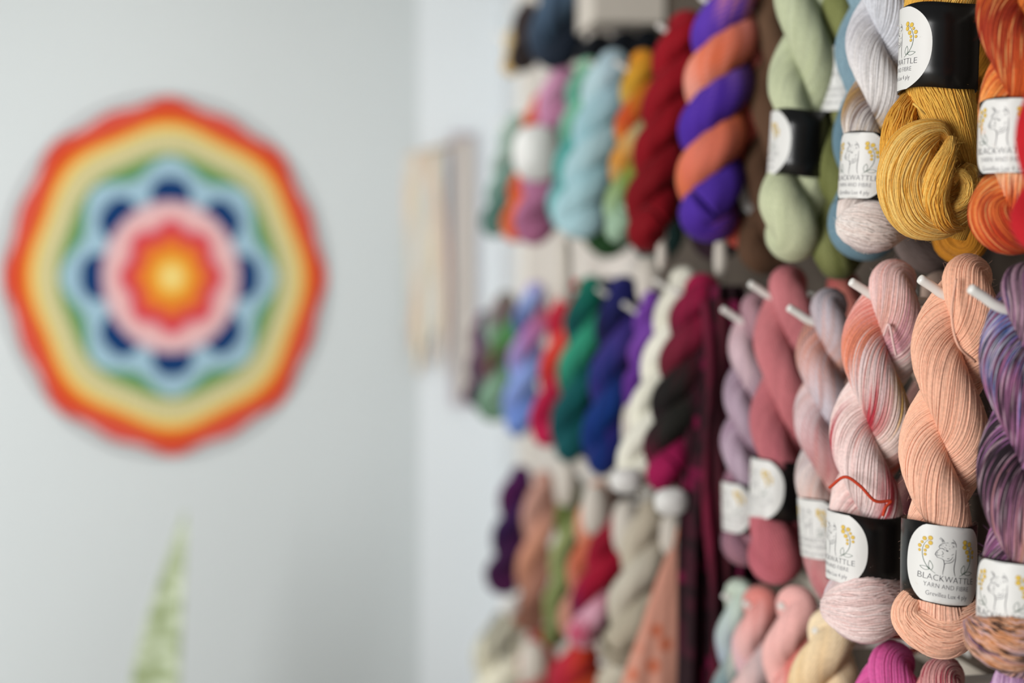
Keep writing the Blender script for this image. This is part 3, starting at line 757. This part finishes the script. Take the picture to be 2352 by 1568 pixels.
skein('taupe and oatmeal skein left of the salmon cloth', (1505, 1150), (1420, 1530), 108,
      [(.1, (196, 188, 170)), (.3, (206, 198, 182)), (.5, (176, 164, 146)), (.7, (210, 204, 190)), (.9, (186, 176, 158))], sgn=1, turns=1.7, phi=1.0, jit=.03, group=G_LOW,
      tags=[(1541, 1228, 50, 96, .04, 1545, 1160)])
skein('warm brown skein in the shade beside the dark scarf', (1590, 1110), (1560, 1530), 90,
      [(.1, (176, 120, 96)), (.4, (120, 86, 66)), (.7, (186, 134, 110))], sgn=1, turns=2.2, phi=1.0, jit=.03, group=G_LOW, w=.665)
skein('shadowed umber skein behind the peach skein', (1440, 1110), (1400, 1480), 100,
      [(.2, (96, 66, 52)), (.85, (80, 56, 46))], sgn=1, turns=2.0, phi=.6, jit=.04, group=G_LOW, w=.67)
# ---- fourth row, far half
skein('ivory cream skein with black flecked edge at the bottom left', (1168, 1408), (1108, 1730), 118,
      [(.05, (226, 222, 200)), (.3, (230, 226, 206)), (.42, (30, 30, 26)), (.46, (226, 222, 204)), (.7, (232, 228, 210)), (.93, (224, 220, 198))],
      sgn=1, turns=1.4, phi=.6, jit=.02, speck=[(.05, (40, 36, 30))], group=G_BOT)
skein('brick red skein partly covered by a pale oval tag', (1245, 1440), (1200, 1760), 84,
      [(.2, (176, 30, 34)), (.6, (190, 90, 80)), (.85, (160, 20, 40))], sgn=1, turns=1.9, phi=.6, jit=.03, group=G_BOT,
      tags=[(1222, 1524, 58, 106, .04, 1230, 1450)])
skein('burnt orange skein with magenta underside', (1345, 1474), (1270, 1800), 122,
      [(.05, (196, 60, 40)), (.2, (206, 80, 30)), (.35, (180, 30, 80)), (.45, (214, 84, 30)), (.55, (206, 100, 70)), (.7, (222, 86, 20)), (.85, (186, 30, 90))],
      sgn=1, turns=1.8, phi=1.4, jit=.03, group=G_BOT)
skein('oatmeal beige skein below the taupe skein', (1440, 1490), (1395, 1800), 110,
      [(.2, (196, 186, 166)), (.5, (220, 214, 200)), (.8, (150, 130, 106))], sgn=1, turns=1.8, phi=.8, jit=.03, group=G_BOT)
skein('dim umber skein at the bottom beside the salmon cloth', (1560, 1500), (1500, 1860), 120,
      [(.2, (120, 84, 64)), (.8, (96, 66, 50))], sgn=1, turns=1.8, phi=.8, jit=.03, group=G_BOT, w=.66)

# ---- lower row, near half
skein('hot pink skein top under the streaked pink skein', (2052, 1478), (1985, 2330), 185,
      [(.1, (214, 96, 156)), (.3, (222, 110, 170)), (.5, (206, 84, 150)), (.6, (226, 120, 176)), (.85, (206, 80, 140))], sgn=-1, turns=1.6, phi=1.2, lod='near', nst=84, jit=.05, group=G_LOW, fuzz=500)
skein('dusty pink striped skein top between hot pink and purple', (2168, 1512), (2110, 2330), 176,
      [(.1, (206, 140, 140)), (.3, (190, 110, 120)), (.45, (214, 160, 156)), (.52, (196, 110, 110)), (.7, (214, 150, 150)), (.85, (186, 90, 100))], w=.628, sgn=-1, turns=1.6, phi=2.0, lod='near', nst=80,
      jit=.02, speck=[(.12, (160, 60, 76))], group=G_LOW, fuzz=400)
skein('purple and lilac speckled skein at the lower right corner', (2335, 1522), (2290, 2400), 186,
      [(.2, (130, 60, 130)), (.45, (190, 150, 190)), (.52, (120, 50, 120)), (.8, (96, 40, 100))], sgn=-1, turns=1.6, phi=2.0, lod='near', nst=80, jit=.02,
      speck=[(.15, (210, 180, 206))], group=G_LOW, fuzz=400)
skein('pale butter yellow skein left of the hot pink skein', (1918, 1402), (1800, 2100), 150,
      [(.1, (240, 220, 184)), (.3, (236, 206, 160)), (.5, (244, 226, 196)), (.7, (236, 200, 150)), (.85, (240, 222, 186))], sgn=1, turns=1.5, phi=.8, lod='mid', jit=.03, group=G_LOW)
skein('baby pink skein left of the butter yellow skein', (1836, 1348), (1760, 2020), 128,
      [(.1, (236, 180, 176)), (.3, (244, 196, 190)), (.5, (240, 186, 180)), (.56, (226, 130, 120)), (.7, (246, 206, 200)), (.85, (232, 170, 166))], sgn=1, turns=1.6, phi=.6, lod='mid', jit=.02, group=G_LOW)
skein('lilac and blush pink speckled skein left of the baby pink skein', (1752, 1346), (1690, 1990), 112,
      [(.1, (222, 170, 180)), (.25, (200, 176, 196)), (.35, (240, 200, 196)), (.45, (226, 140, 130)), (.55, (206, 190, 190)), (.68, (236, 196, 190)), (.85, (214, 170, 190))],
      sgn=1, turns=1.8, phi=.8, lod='mid', jit=.02, group=G_LOW)
skein('pale blue grey skein right of the dark scarf', (1702, 1330), (1650, 1960), 92,
      [(.1, (196, 206, 204)), (.3, (176, 186, 200)), (.42, (200, 214, 200)), (.55, (206, 206, 190)), (.65, (110, 140, 150)), (.75, (190, 210, 200)), (.9, (150, 176, 190))],
      sgn=1, turns=1.8, phi=.8, lod='mid', jit=.02, group=G_LOW)
skein('rusty peach skein end behind the black paper bands', (2090, 1100), (2085, 1500), 130,
      [(.2, (150, 70, 56)), (.8, (120, 50, 46))], w=.70, sgn=-1, turns=1.2, phi=.8, lod='mid', jit=.02, group=G_MID)

# ---- highest row, far
skein('charcoal brown skein on the highest pegs, farthest left', (1216, 6), (1196, 166), 62,
      [(.2, (66, 54, 54)), (.5, (80, 70, 70)), (.8, (50, 40, 38))], sgn=1, turns=1.2, phi=.6, jit=.04, group=G_HIGH)
skein('slate blue skein on the highest pegs', (1300, -200), (1272, 160), 122,
      [(.1, (40, 56, 74)), (.3, (110, 130, 150)), (.5, (130, 146, 164)), (.7, (90, 112, 134)), (.9, (30, 40, 56))], sgn=1, turns=1.2, phi=.9, jit=.04, group=G_HIGH)
skein('black skein lying crosswise under the pale card box', (1330, 128), (1520, 104), 84,
      [(.2, (20, 22, 30)), (.8, (30, 40, 52))], sgn=1, turns=1.8, phi=.6, jit=.04, group=G_HIGH, w=.60)
skein('straw coloured skein end beside the charcoal skein', (1182, 60), (1172, 175), 40,
      [(.2, (206, 190, 156)), (.8, (196, 170, 120))], sgn=1, turns=1.2, phi=.6, jit=.04, group=G_HIGH, w=.59)

# ------------------------------------------------------------------ pegs
def peg(label, P, out=.046):
    w_tip = P[0]-out; s0, z0 = P[1], P[2]-.020
    pts = [(w_tip, z0), (w_tip+.010, z0-.006), (w_tip+.020, z0-.0125), (w_tip+.032, z0-.0165), (w_tip+.05, z0-.018), (w_tip+.10, z0-.019), (.752, z0-.020)]
    Q = np.array([[x, s0, z] for x, z in pts])
    r = .0043
    C = smooth_path(Q, 50)
    R = np.full(50, r)
    T0 = C[0]-C[1]; T0 /= np.linalg.norm(T0)
    C = np.vstack([C[0]+T0*r*.55, C[0]+T0*r*.4, C]); R = np.concatenate([[r*.55, r*.88], R])
    mb = MB(); tube(mb, C, R, 16)
    # mounting plate at the board
    box(mb, (.748, s0-.012, z0-.034), (.752, s0+.012, z0-.006))
    o = mb.build('display_peg', M_PEG); tag(o, label, 'peg', 'white upturned pegs on the board')
for short, p, out in PEGS:
    peg('white upturned peg carrying the '+short+' skein', p, out)

# ------------------------------------------------------------------ dark scarf hanging between the halves
def scarf():
    T_ = at_w(1640, 655, .60); s0 = T_[1]
    zt = T_[2]; zb = at_s(1610, 1720, s0)[2]
    root = thing('knitted_scarf', 'long near black burgundy knitted scarf with magenta flecks hanging full height', 'scarf', T_)
    mb = MB()
    M, K = 160, 120
    u = np.linspace(0, 1, M)[:, None]; v = np.linspace(0, 1, K)[None]
    z = zt+(zb-zt)*u+0*v
    folds = .012*np.sin(v*2*PI*3.5+u*3)+.006*np.sin(v*2*PI*7+u*7+1)
    halfw = .028+.018*np.minimum(u*4, 1)+.012*u
    x = T_[0]+.018+(v-.5)*2*halfw+.004*np.sin(u*9)-.012*u
    y = s0+folds-.012*np.sin(v*PI)
    kn = .0008*np.sin(v*2*PI*44)*np.sin(u*2*PI*150)
    P = np.stack([x, y+kn, z], -1).reshape(-1, 3)
    n = len(P)
    back = P+np.array([0, .006, 0])
    # dye: dark with magenta flecks
    cu = rng.random((40, 16)); uu = (u*39).astype(int)+0*v.astype(int); vv = (v*15.9).astype(int)+0*uu
    fl = cu[uu, np.broadcast_to((v*15.9).astype(int), uu.shape)]
    c = np.where(fl[..., None] > .88, lin((104, 10, 52)), np.where(fl[..., None] > .55, lin((56, 12, 28)), lin((34, 10, 18))))
    c = c.reshape(-1, 3)
    q = np.vstack([grid_quads(M, K, False), grid_quads(M, K, False)[:, ::-1]+n])
    e = []
    for i in range(M-1):
        e += [[i*K, (i+1)*K, n+(i+1)*K, n+i*K], [(i+1)*K+K-1, i*K+K-1, n+i*K+K-1, n+(i+1)*K+K-1]]
    for k in range(K-1):
        e += [[k+1, k, n+k, n+k+1]]; b = (M-1)*K; e += [[b+k, b+k+1, n+b+k+1, n+b+k]]
    mb.add(np.vstack([P, back]), np.vstack([q, e]), col=np.vstack([c, c]))
    mb.build('knitted_panel', M_YARN2, root)
    # hanging yarn cords down its front edge
    for k, (dx, cc) in enumerate(((-.040, (112, 20, 50)), (-.022, (80, 20, 34)), (-.004, (124, 14, 66)))):
        cb = MB(); uu = np.linspace(0, 1, 70)
        C = np.stack([T_[0]+.018+dx+.018*uu+.004*np.sin(uu*9+k), s0-.030-.006*np.sin(uu*12+k)+0*uu, zt-.02+(zb-zt)*.85*uu], 1)
        zc = [(0, cc), (.3, (50, 12, 24)), (.55, cc), (.8, (40, 12, 20))]
        rope(cb, C, .006+.0015*np.sin(uu*14+k), 10, uu*30, uu, zc, .03, None, K=30)
        o = cb.build('twisted_edge_cord', M_YARN, root)
scarf()

# ------------------------------------------------------------------ salmon cloth with orange dots
def cloth():
    A = at_w(1548, 1262, .585); s0 = A[1]; z0 = A[2]
    Bt = at_s(1490, 1660, s0)
    mb = MB(); M, K = 70, 90
    u = np.linspace(0, 1, M)[:, None]; a = np.linspace(0, 2*PI, K, endpoint=False)[None]
    zz = depth(A)
    hw = (10+78*u**.8)*zz/FPX
    fold = 1+.14*np.sin(a*5+u*2)*u+.06*np.sin(a*9-u*4)
    cx = A[0]+(Bt[0]-A[0])*u
    P = np.stack([cx+hw*fold*np.cos(a), s0+hw*.5*fold*np.sin(a)+0*u, z0+(Bt[2]-z0)*u+0*a], -1)
    c = np.tile(lin((208, 148, 128)), (M*K, 1)).reshape(M, K, 3)
    for (px, py) in ((1462, 1490), (1478, 1430), (1510, 1450), (1500, 1530), (1530, 1480), (1450, 1550)):
        d = at_s(px, py, s0-.02); dd = np.linalg.norm((P-d)*np.array([1, .5, 1]), axis=-1)
        m = np.clip((.012-dd)/.004, 0, 1)[..., None]
        c = c*(1-m)+lin((200, 110, 80))*m
    V = np.vstack([P.reshape(-1, 3), [[A[0], s0, z0+.004]]]); n = M*K
    tr = [[n, (k+1) % K, k] for k in range(K)]
    mb.add(V, grid_quads(M, K), tr, col=np.vstack([c.reshape(-1, 3), c[0, 0]]))
    o = mb.build('draped_cloth', M_YARN2); tag(o, 'salmon knitted cloth with orange dots gathered to a point', 'cloth')
    cb = MB(); tube(cb, [A+np.array([.0, .0, .002]), A+np.array([.006, .0, .03]), A+np.array([.03, .0, .06])], .002, 8, col=lin((210, 130, 100)))
    # hanging loop belongs to the cloth
    l = cb.build('hanging_loop', M_YARN2, o)
    l.location = -Vector(o.location)*0
cloth()

# ------------------------------------------------------------------ pale card box on the high shelf
def cardbox():
    P = at_w(1345, 88, .60); Q = at_s(1345, 88, P[1])
    s0 = P[1]; mb = MB()
    x0 = P[0]+.012; z0 = P[2]+.03
    b0 = MB(); box(b0, (x0, s0-.02, z0), (x0+.135, s0+.13, z0+.16))
    root = thing('card_box', 'pale card box standing above the crosswise black skein', 'box', (x0+.06, s0+.05, z0))
    b0.build('box_body', M_TAG, root, smooth=False)
    b1 = MB(); v = [(x0-.004, s0-.024, z0+.16), (x0+.139, s0-.024, z0+.16), (x0+.139, s0+.134, z0+.16), (x0-.004, s0+.134, z0+.16)]
    box(b1, (x0-.004, s0-.024, z0+.14), (x0+.139, s0+.134, z0+.166)); b1.build('box_lid', M_BOARD, root, smooth=False)
cardbox()

# ------------------------------------------------------------------ board, rails, room
XW = .80
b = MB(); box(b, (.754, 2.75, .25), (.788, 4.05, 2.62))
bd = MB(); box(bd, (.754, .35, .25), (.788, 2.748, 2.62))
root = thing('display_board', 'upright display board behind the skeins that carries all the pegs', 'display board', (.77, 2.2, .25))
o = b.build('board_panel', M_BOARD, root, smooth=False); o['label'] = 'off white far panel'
o = bd.build('board_panel', M_BOARD_SHADE, root, smooth=False); o['label'] = 'near panel with shade painted into its colour'
for z in (1.455+.385, 1.455, 1.455-.385, 1.455-.77, 1.455+.77):
    r = MB(); box(r, (.7525, .37, z-.012), (.7545, 4.03, z+.012)); r.build('peg_rail', M_CORD, root, smooth=False)
t = MB(); box(t, (.735, 4.05, .25), (.79, 4.075, 2.62)); t.build('edge_strip', M_PEG, root, smooth=False)

YB = 4.75
corner = at_s(962, 640, YB)
b = MB(); box(b, (XW, -1.2, 0), (XW+.1, YB+.1, 2.9)); struct(b.build('wall_right', M_WALL, smooth=False))
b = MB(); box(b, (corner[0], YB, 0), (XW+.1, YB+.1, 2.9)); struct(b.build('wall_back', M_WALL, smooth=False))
# wall with the mandala runs from the corner towards the left and slightly nearer
AL = math.radians(13)
dl = np.array([-math.cos(AL), -math.sin(AL), 0]); nl = np.array([math.sin(AL), -math.cos(AL), 0])
c0 = np.array([corner[0], YB, 0])
def wallbox(mb, o, d, n, L, H, t=.1):
    p = [o, o+d*L]; V = []
    for q in p:
        for k in (0, -t):
            for z in (0, H): V.append(q+n*k+np.array([0, 0, z]))
    mb.add(V, [[0, 1, 5, 4], [2, 6, 7, 3], [0, 2, 3, 1], [4, 5, 7, 6], [1, 3, 7, 5], [0, 4, 6, 2]])
b = MB(); wallbox(b, c0, dl, nl, 2.9, 2.9); struct(b.build('wall_left', M_WALL_SHADE, smooth=False))
b = MB(); box(b, (-3.2, -1.2, -.1), (1.0, 5.0, 0)); struct(b.build('floor', M_FLOOR, smooth=False))
b = MB(); box(b, (-3.2, 2.2, 2.46), (.8, 4.9, 2.56)); struct(b.build('ceiling', M_CEIL, smooth=False))

# ------------------------------------------------------------------ mandala
def hit_wall(px, py):
    d = ray(px, py); t = np.dot(c0-CAM, nl)/np.dot(d, nl); return CAM+d*t
def mandala():
    ctr = hit_wall(392, 636)
    exR = .5*np.linalg.norm(hit_wall(765, 636)-hit_wall(20, 636)); eyR = .5*np.linalg.norm(hit_wall(392, 1040)-hit_wall(392, 212))
    root = thing('crochet_mandala', 'round rainbow crochet mandala stretched on a thin hoop on the white wall', 'mandala', ctr+nl*.012)
    ex = -dl; ez = np.array([0, 0, 1.])
    M, K = 150, 512
    r = np.linspace(0.004, 1, M)[:, None]; a = (np.arange(K)/K*2*PI)[None]
    s8 = np.cos(8*a); 
    outer = .962+.017*s8+.012*np.cos(16*a)
    rad = r*outer
    zones = [(0.0, (236, 222, 170)), (.045, (240, 214, 120)), (.09, (238, 180, 60)), (.16, (232, 138, 48)), (.20, (230, 110, 52)), (.235, (214, 66, 76)), (.285, (206, 60, 92)),
             (.30, (232, 150, 150)), (.33, (230, 186, 186)), (.40, (226, 190, 188))]
    zt = np.array([z[0] for z in zones]); zc = np.array([lin(z[1]) for z in zones])
    q = rad-.022*s8*np.clip((rad-.1)/.15, 0, 1)*np.clip((.36-rad)/.05, 0, 1)
    c = np.stack([np.interp(q, zt, zc[:, k]) for k in range(3)], -1)
    def put(mask, col):
        c[mask] = lin(col)
    bl = rad > .420+0*a
    # outer bands measured with scallops
    e_blue = .615+.045*s8; e_green = .672+.010*s8; e_khaki = .80+.014*s8; e_yel = .825+.016*s8; e_or = .865+.02*s8
    put(bl, (160, 192, 208))
    put((rad > e_blue) & bl, (92, 146, 84))
    put(rad > e_green, (206, 198, 150))
    put(rad > e_khaki-.045, (212, 198, 136))
    put(rad > e_khaki, (240, 196, 84))
    put(rad > e_yel, (230, 146, 54))
    put(rad > e_or-.03, (220, 104, 42))
    put(rad > e_or+.01, (212, 68, 34))
    put(rad > outer-.035+.018*(s8-1), (214, 84, 74))
    # eight navy petals around the pink ring
    for k in range(8):
        th = k*PI/4
        dx = rad*np.cos(a)-.435*math.cos(th); dy = rad*np.sin(a)-.435*math.sin(th)
        al = dx*math.cos(th)+dy*math.sin(th); tr = -dx*math.sin(th)+dy*math.cos(th)
        put((np.abs(al/.115)**2.4+np.abs(tr/.125)**2.4 < 1) & bl, (8, 56, 110))
    ring = (rad > .395) & (rad < .42); put(ring, (214, 176, 186))
    rows = .004*np.abs(np.sin(rad*PI*34))+.0015*np.sin(a*96)*(rad > .1)
    dome = .006*(1-r**2)
    off = dome+rows
    P = (rad*exR*np.cos(a))[..., None]*ex+(rad*eyR*np.sin(a))[..., None]*ez+off[..., None]*nl+ctr+nl*.014
    Pb = P.reshape(-1, 3)-nl*.008
    n = M*K
    mb = MB()
    qd = grid_quads(M, K)
    rimq = [[(M-1)*K+k, (M-1)*K+(k+1) % K, n+(M-1)*K+(k+1) % K, n+(M-1)*K+k] for k in range(K)]
    V = np.vstack([P.reshape(-1, 3), Pb, [P[0].mean(0)]])
    tr = [[2*n, k, (k+1) % K] for k in range(K)]
    cc = c.reshape(-1, 3)
    mb.add(V, np.vstack([qd, qd[:, ::-1]+n, rimq]), tr, col=np.vstack([cc, cc, cc[:1]]))
    mb.build('crocheted_disc', M_YARN2, root)
    hb = MB(); aa = np.linspace(0, 2*PI, 129)
    H = (exR*.995*np.cos(aa))[:, None]*ex+(eyR*.995*np.sin(aa))[:, None]*ez+ctr+nl*.012
    tube(hb, H, .003, 10, caps=False); o = hb.build('grey_hoop', mat('grey_metal', (150, 152, 156), rough=.4, spec=.5), root)
mandala()

# ------------------------------------------------------------------ snake plant: upright leaves, lower left
def plant():
    zc = 3.75
    base = at_z(372, 2150, zc)
    root = thing('potted_snake_plant', 'mottled green snake plant leaf standing against the white wall, lower left', 'plant', (base[0], base[1], 0))
    m = bpy.data.materials.new('mottled_leaf'); m.use_nodes = True; nt = m.node_tree; bs = nt.nodes['Principled BSDF']
    tc = nt.nodes.new('ShaderNodeTexCoord'); mp = nt.nodes.new('ShaderNodeMapping'); mp.inputs['Scale'].default_value = (6, 6, 16)
    nz = nt.nodes.new('ShaderNodeTexNoise'); nz.inputs['Scale'].default_value = 1.6; nz.inputs['Detail'].default_value = 3; nz.inputs['Distortion'].default_value = .8
    cr = nt.nodes.new('ShaderNodeValToRGB'); e = cr.color_ramp.elements
    e[0].position = .38; e[0].color = (*lin((118, 134, 78)), 1); e[1].position = .62; e[1].color = (*lin((184, 194, 166)), 1)
    nt.links.new(tc.outputs['Object'], mp.inputs['Vector']); nt.links.new(mp.outputs['Vector'], nz.inputs['Vector'])
    nt.links.new(nz.outputs['Fac'], cr.inputs['Fac']); nt.links.new(cr.outputs['Color'], bs.inputs['Base Color']); bs.inputs['Roughness'].default_value = .45
    for pts in ([(425, 1175, 2), (414, 1240, 14), (396, 1330, 28), (378, 1430, 42), (362, 1540, 54), (350, 1700, 60), (352, 1900, 52), (366, 2150, 34)],):
        Q = smooth_path([[*at_z(p[0], p[1], zc), p[2]*zc/FPX] for p in pts], 60)
        mb = MB(); K = 24; a = np.arange(K)/K*2*PI
        C = Q[:, :3]; hw = Q[:, 3]
        V = C[:, None]+(hw[:, None]*np.cos(a)[None])[..., None]*RT+((hw[:, None]*.16+.001)*np.sin(a)[None]-(hw[:, None]*.25*np.cos(a)[None]**2))[..., None]*(-VB)
        V = V.reshape(-1, 3); n = len(V); V = np.vstack([V, C[0], C[-1]])
        tr = [[n, (k+1) % K, k] for k in range(K)]+[[n+1, n-K+k, n-K+(k+1) % K] for k in range(K)]
        mb.add(V, grid_quads(60, K), tr); mb.build('leaf', m, root)
    # soil and pot below
    z1 = base[2]
    mp_ = mat('white_pot', (222, 220, 214), rough=.4); pb = MB(); K = 40; a = np.arange(K)/K*2*PI
    prof = [(.06, 0), (.085, 0), (.105, z1*.5), (.12, z1), (.11, z1), (.10, z1-.03), (.0, z1-.03)]
    V = np.array([[base[0]+r_*math.cos(t_), base[1]+r_*math.sin(t_), z_] for r_, z_ in prof for t_ in a])
    pb.add(V, grid_quads(len(prof), K)); pb.build('pot', mp_, root)
plant()

# ------------------------------------------------------------------ pale pastel hanging near the corner
def hanging():
    zc = depth(at_s(1000, 600, YB-.04))
    T_ = at_z(1003, 318, zc)
    root = thing('yarn_wall_hanging', 'pale pastel strands hung from a short rod beside the far corner', 'wall hanging', T_)
    mb = MB(); tube(mb, [at_z(930, 362, zc), at_z(1046, 330, zc)], .006, 10); mb.build('rod', M_WOOD, root)
    cols = [(228, 220, 212), (230, 224, 204), (236, 212, 194), (218, 222, 214), (234, 194, 170), (230, 220, 184), (224, 218, 216), (214, 220, 216)]
    for k, x in enumerate(range(938, 1034, 12)):
        c2 = cols[(k*3+2) % 8]; c3 = cols[(k*5+1) % 8]
        yb = 760+120*((k*37) % 5)/5
        Q = smooth_path([at_z(x, 350, zc), at_z(x-3, 450, zc), at_z(x+4, 620, zc), at_z(x, yb, zc)], 50)
        b2 = MB(); rope(b2, Q, .0085, 10, np.linspace(0, 20, 50), np.linspace(0, 1, 50), [(.1, cols[k]), (.35, c2), (.6, c3), (.85, cols[(k+3) % 8])], .02, None, K=30)
        b2.build('hanging_strand', M_YARN, root)
hanging()
def frame_strip():
    A = at_s(1056, 305, YB-.02); B = at_s(1056, 930, YB-.02)
    mb = MB(); x0 = A[0]-.03; x1 = A[0]+.05; y = YB-.02
    box(mb, (x0, y-.012, B[2]), (x0+.02, y+.02, A[2])); box(mb, (x1-.012, y-.012, B[2]), (x1, y+.02, A[2]))
    box(mb, (x0+.02, y-.012, A[2]-.02), (x1-.012, y+.02, A[2])); box(mb, (x0+.02, y-.012, B[2]), (x1-.012, y+.02, B[2]+.02))
    o = mb.build('hanging_frame', mat('mauve_grey_frame', (184, 176, 182), rough=.5), smooth=False)
    tag(o, 'slim mauve grey upright frame on the wall right of the pastel hanging', 'frame')
    ib = MB(); box(ib, (x0+.02, y, B[2]+.02), (x1-.012, y+.018, A[2]-.02)); ib.build('frame_insert', M_TAG, o, smooth=False)
frame_strip()

# ------------------------------------------------------------------ light
w = bpy.data.worlds.new('world'); SC.world = w; w.use_nodes = True
bg = w.node_tree.nodes['Background']; bg.inputs['Color'].default_value = (.93, .97, 1.0, 1); bg.inputs['Strength'].default_value = .17
def area(name, loc, target, sx, sy, power, col):
    l = bpy.data.lights.new(name, 'AREA'); l.shape = 'RECTANGLE'; l.size = sx; l.size_y = sy; l.energy = power; l.color = col
    o = bpy.data.objects.new(name, l); COL.objects.link(o); o.location = loc
    o.rotation_euler = (Vector(target)-Vector(loc)).to_track_quat('-Z', 'Y').to_euler(); return o
area('window_daylight', (-2.4, -.3, 1.6), (.8, 1.35, 1.25), 1.6, 1.8, 112, (1.0, .995, .98))
area('added_low_wall_fill', (-1.5, 2.6, .5), (-.8, 4.5, .75), .9, .7, 15, (.99, 1.0, 1.0))  # added fill inside the room, brightens the lower left wall
area('added_far_wall_fill', (-.35, 3.0, 2.42), (-.2, 4.3, 1.0), 1.0, 1.0, 21, (.97, .99, 1.0))  # added lamp without a fixture, lifts the far walls

SC.view_settings.view_transform = 'Standard'; SC.view_settings.look = 'None'
SC.view_settings.gamma = 1; SC.view_settings.use_curve_mapping = False
SC.view_settings.exposure = 0.0
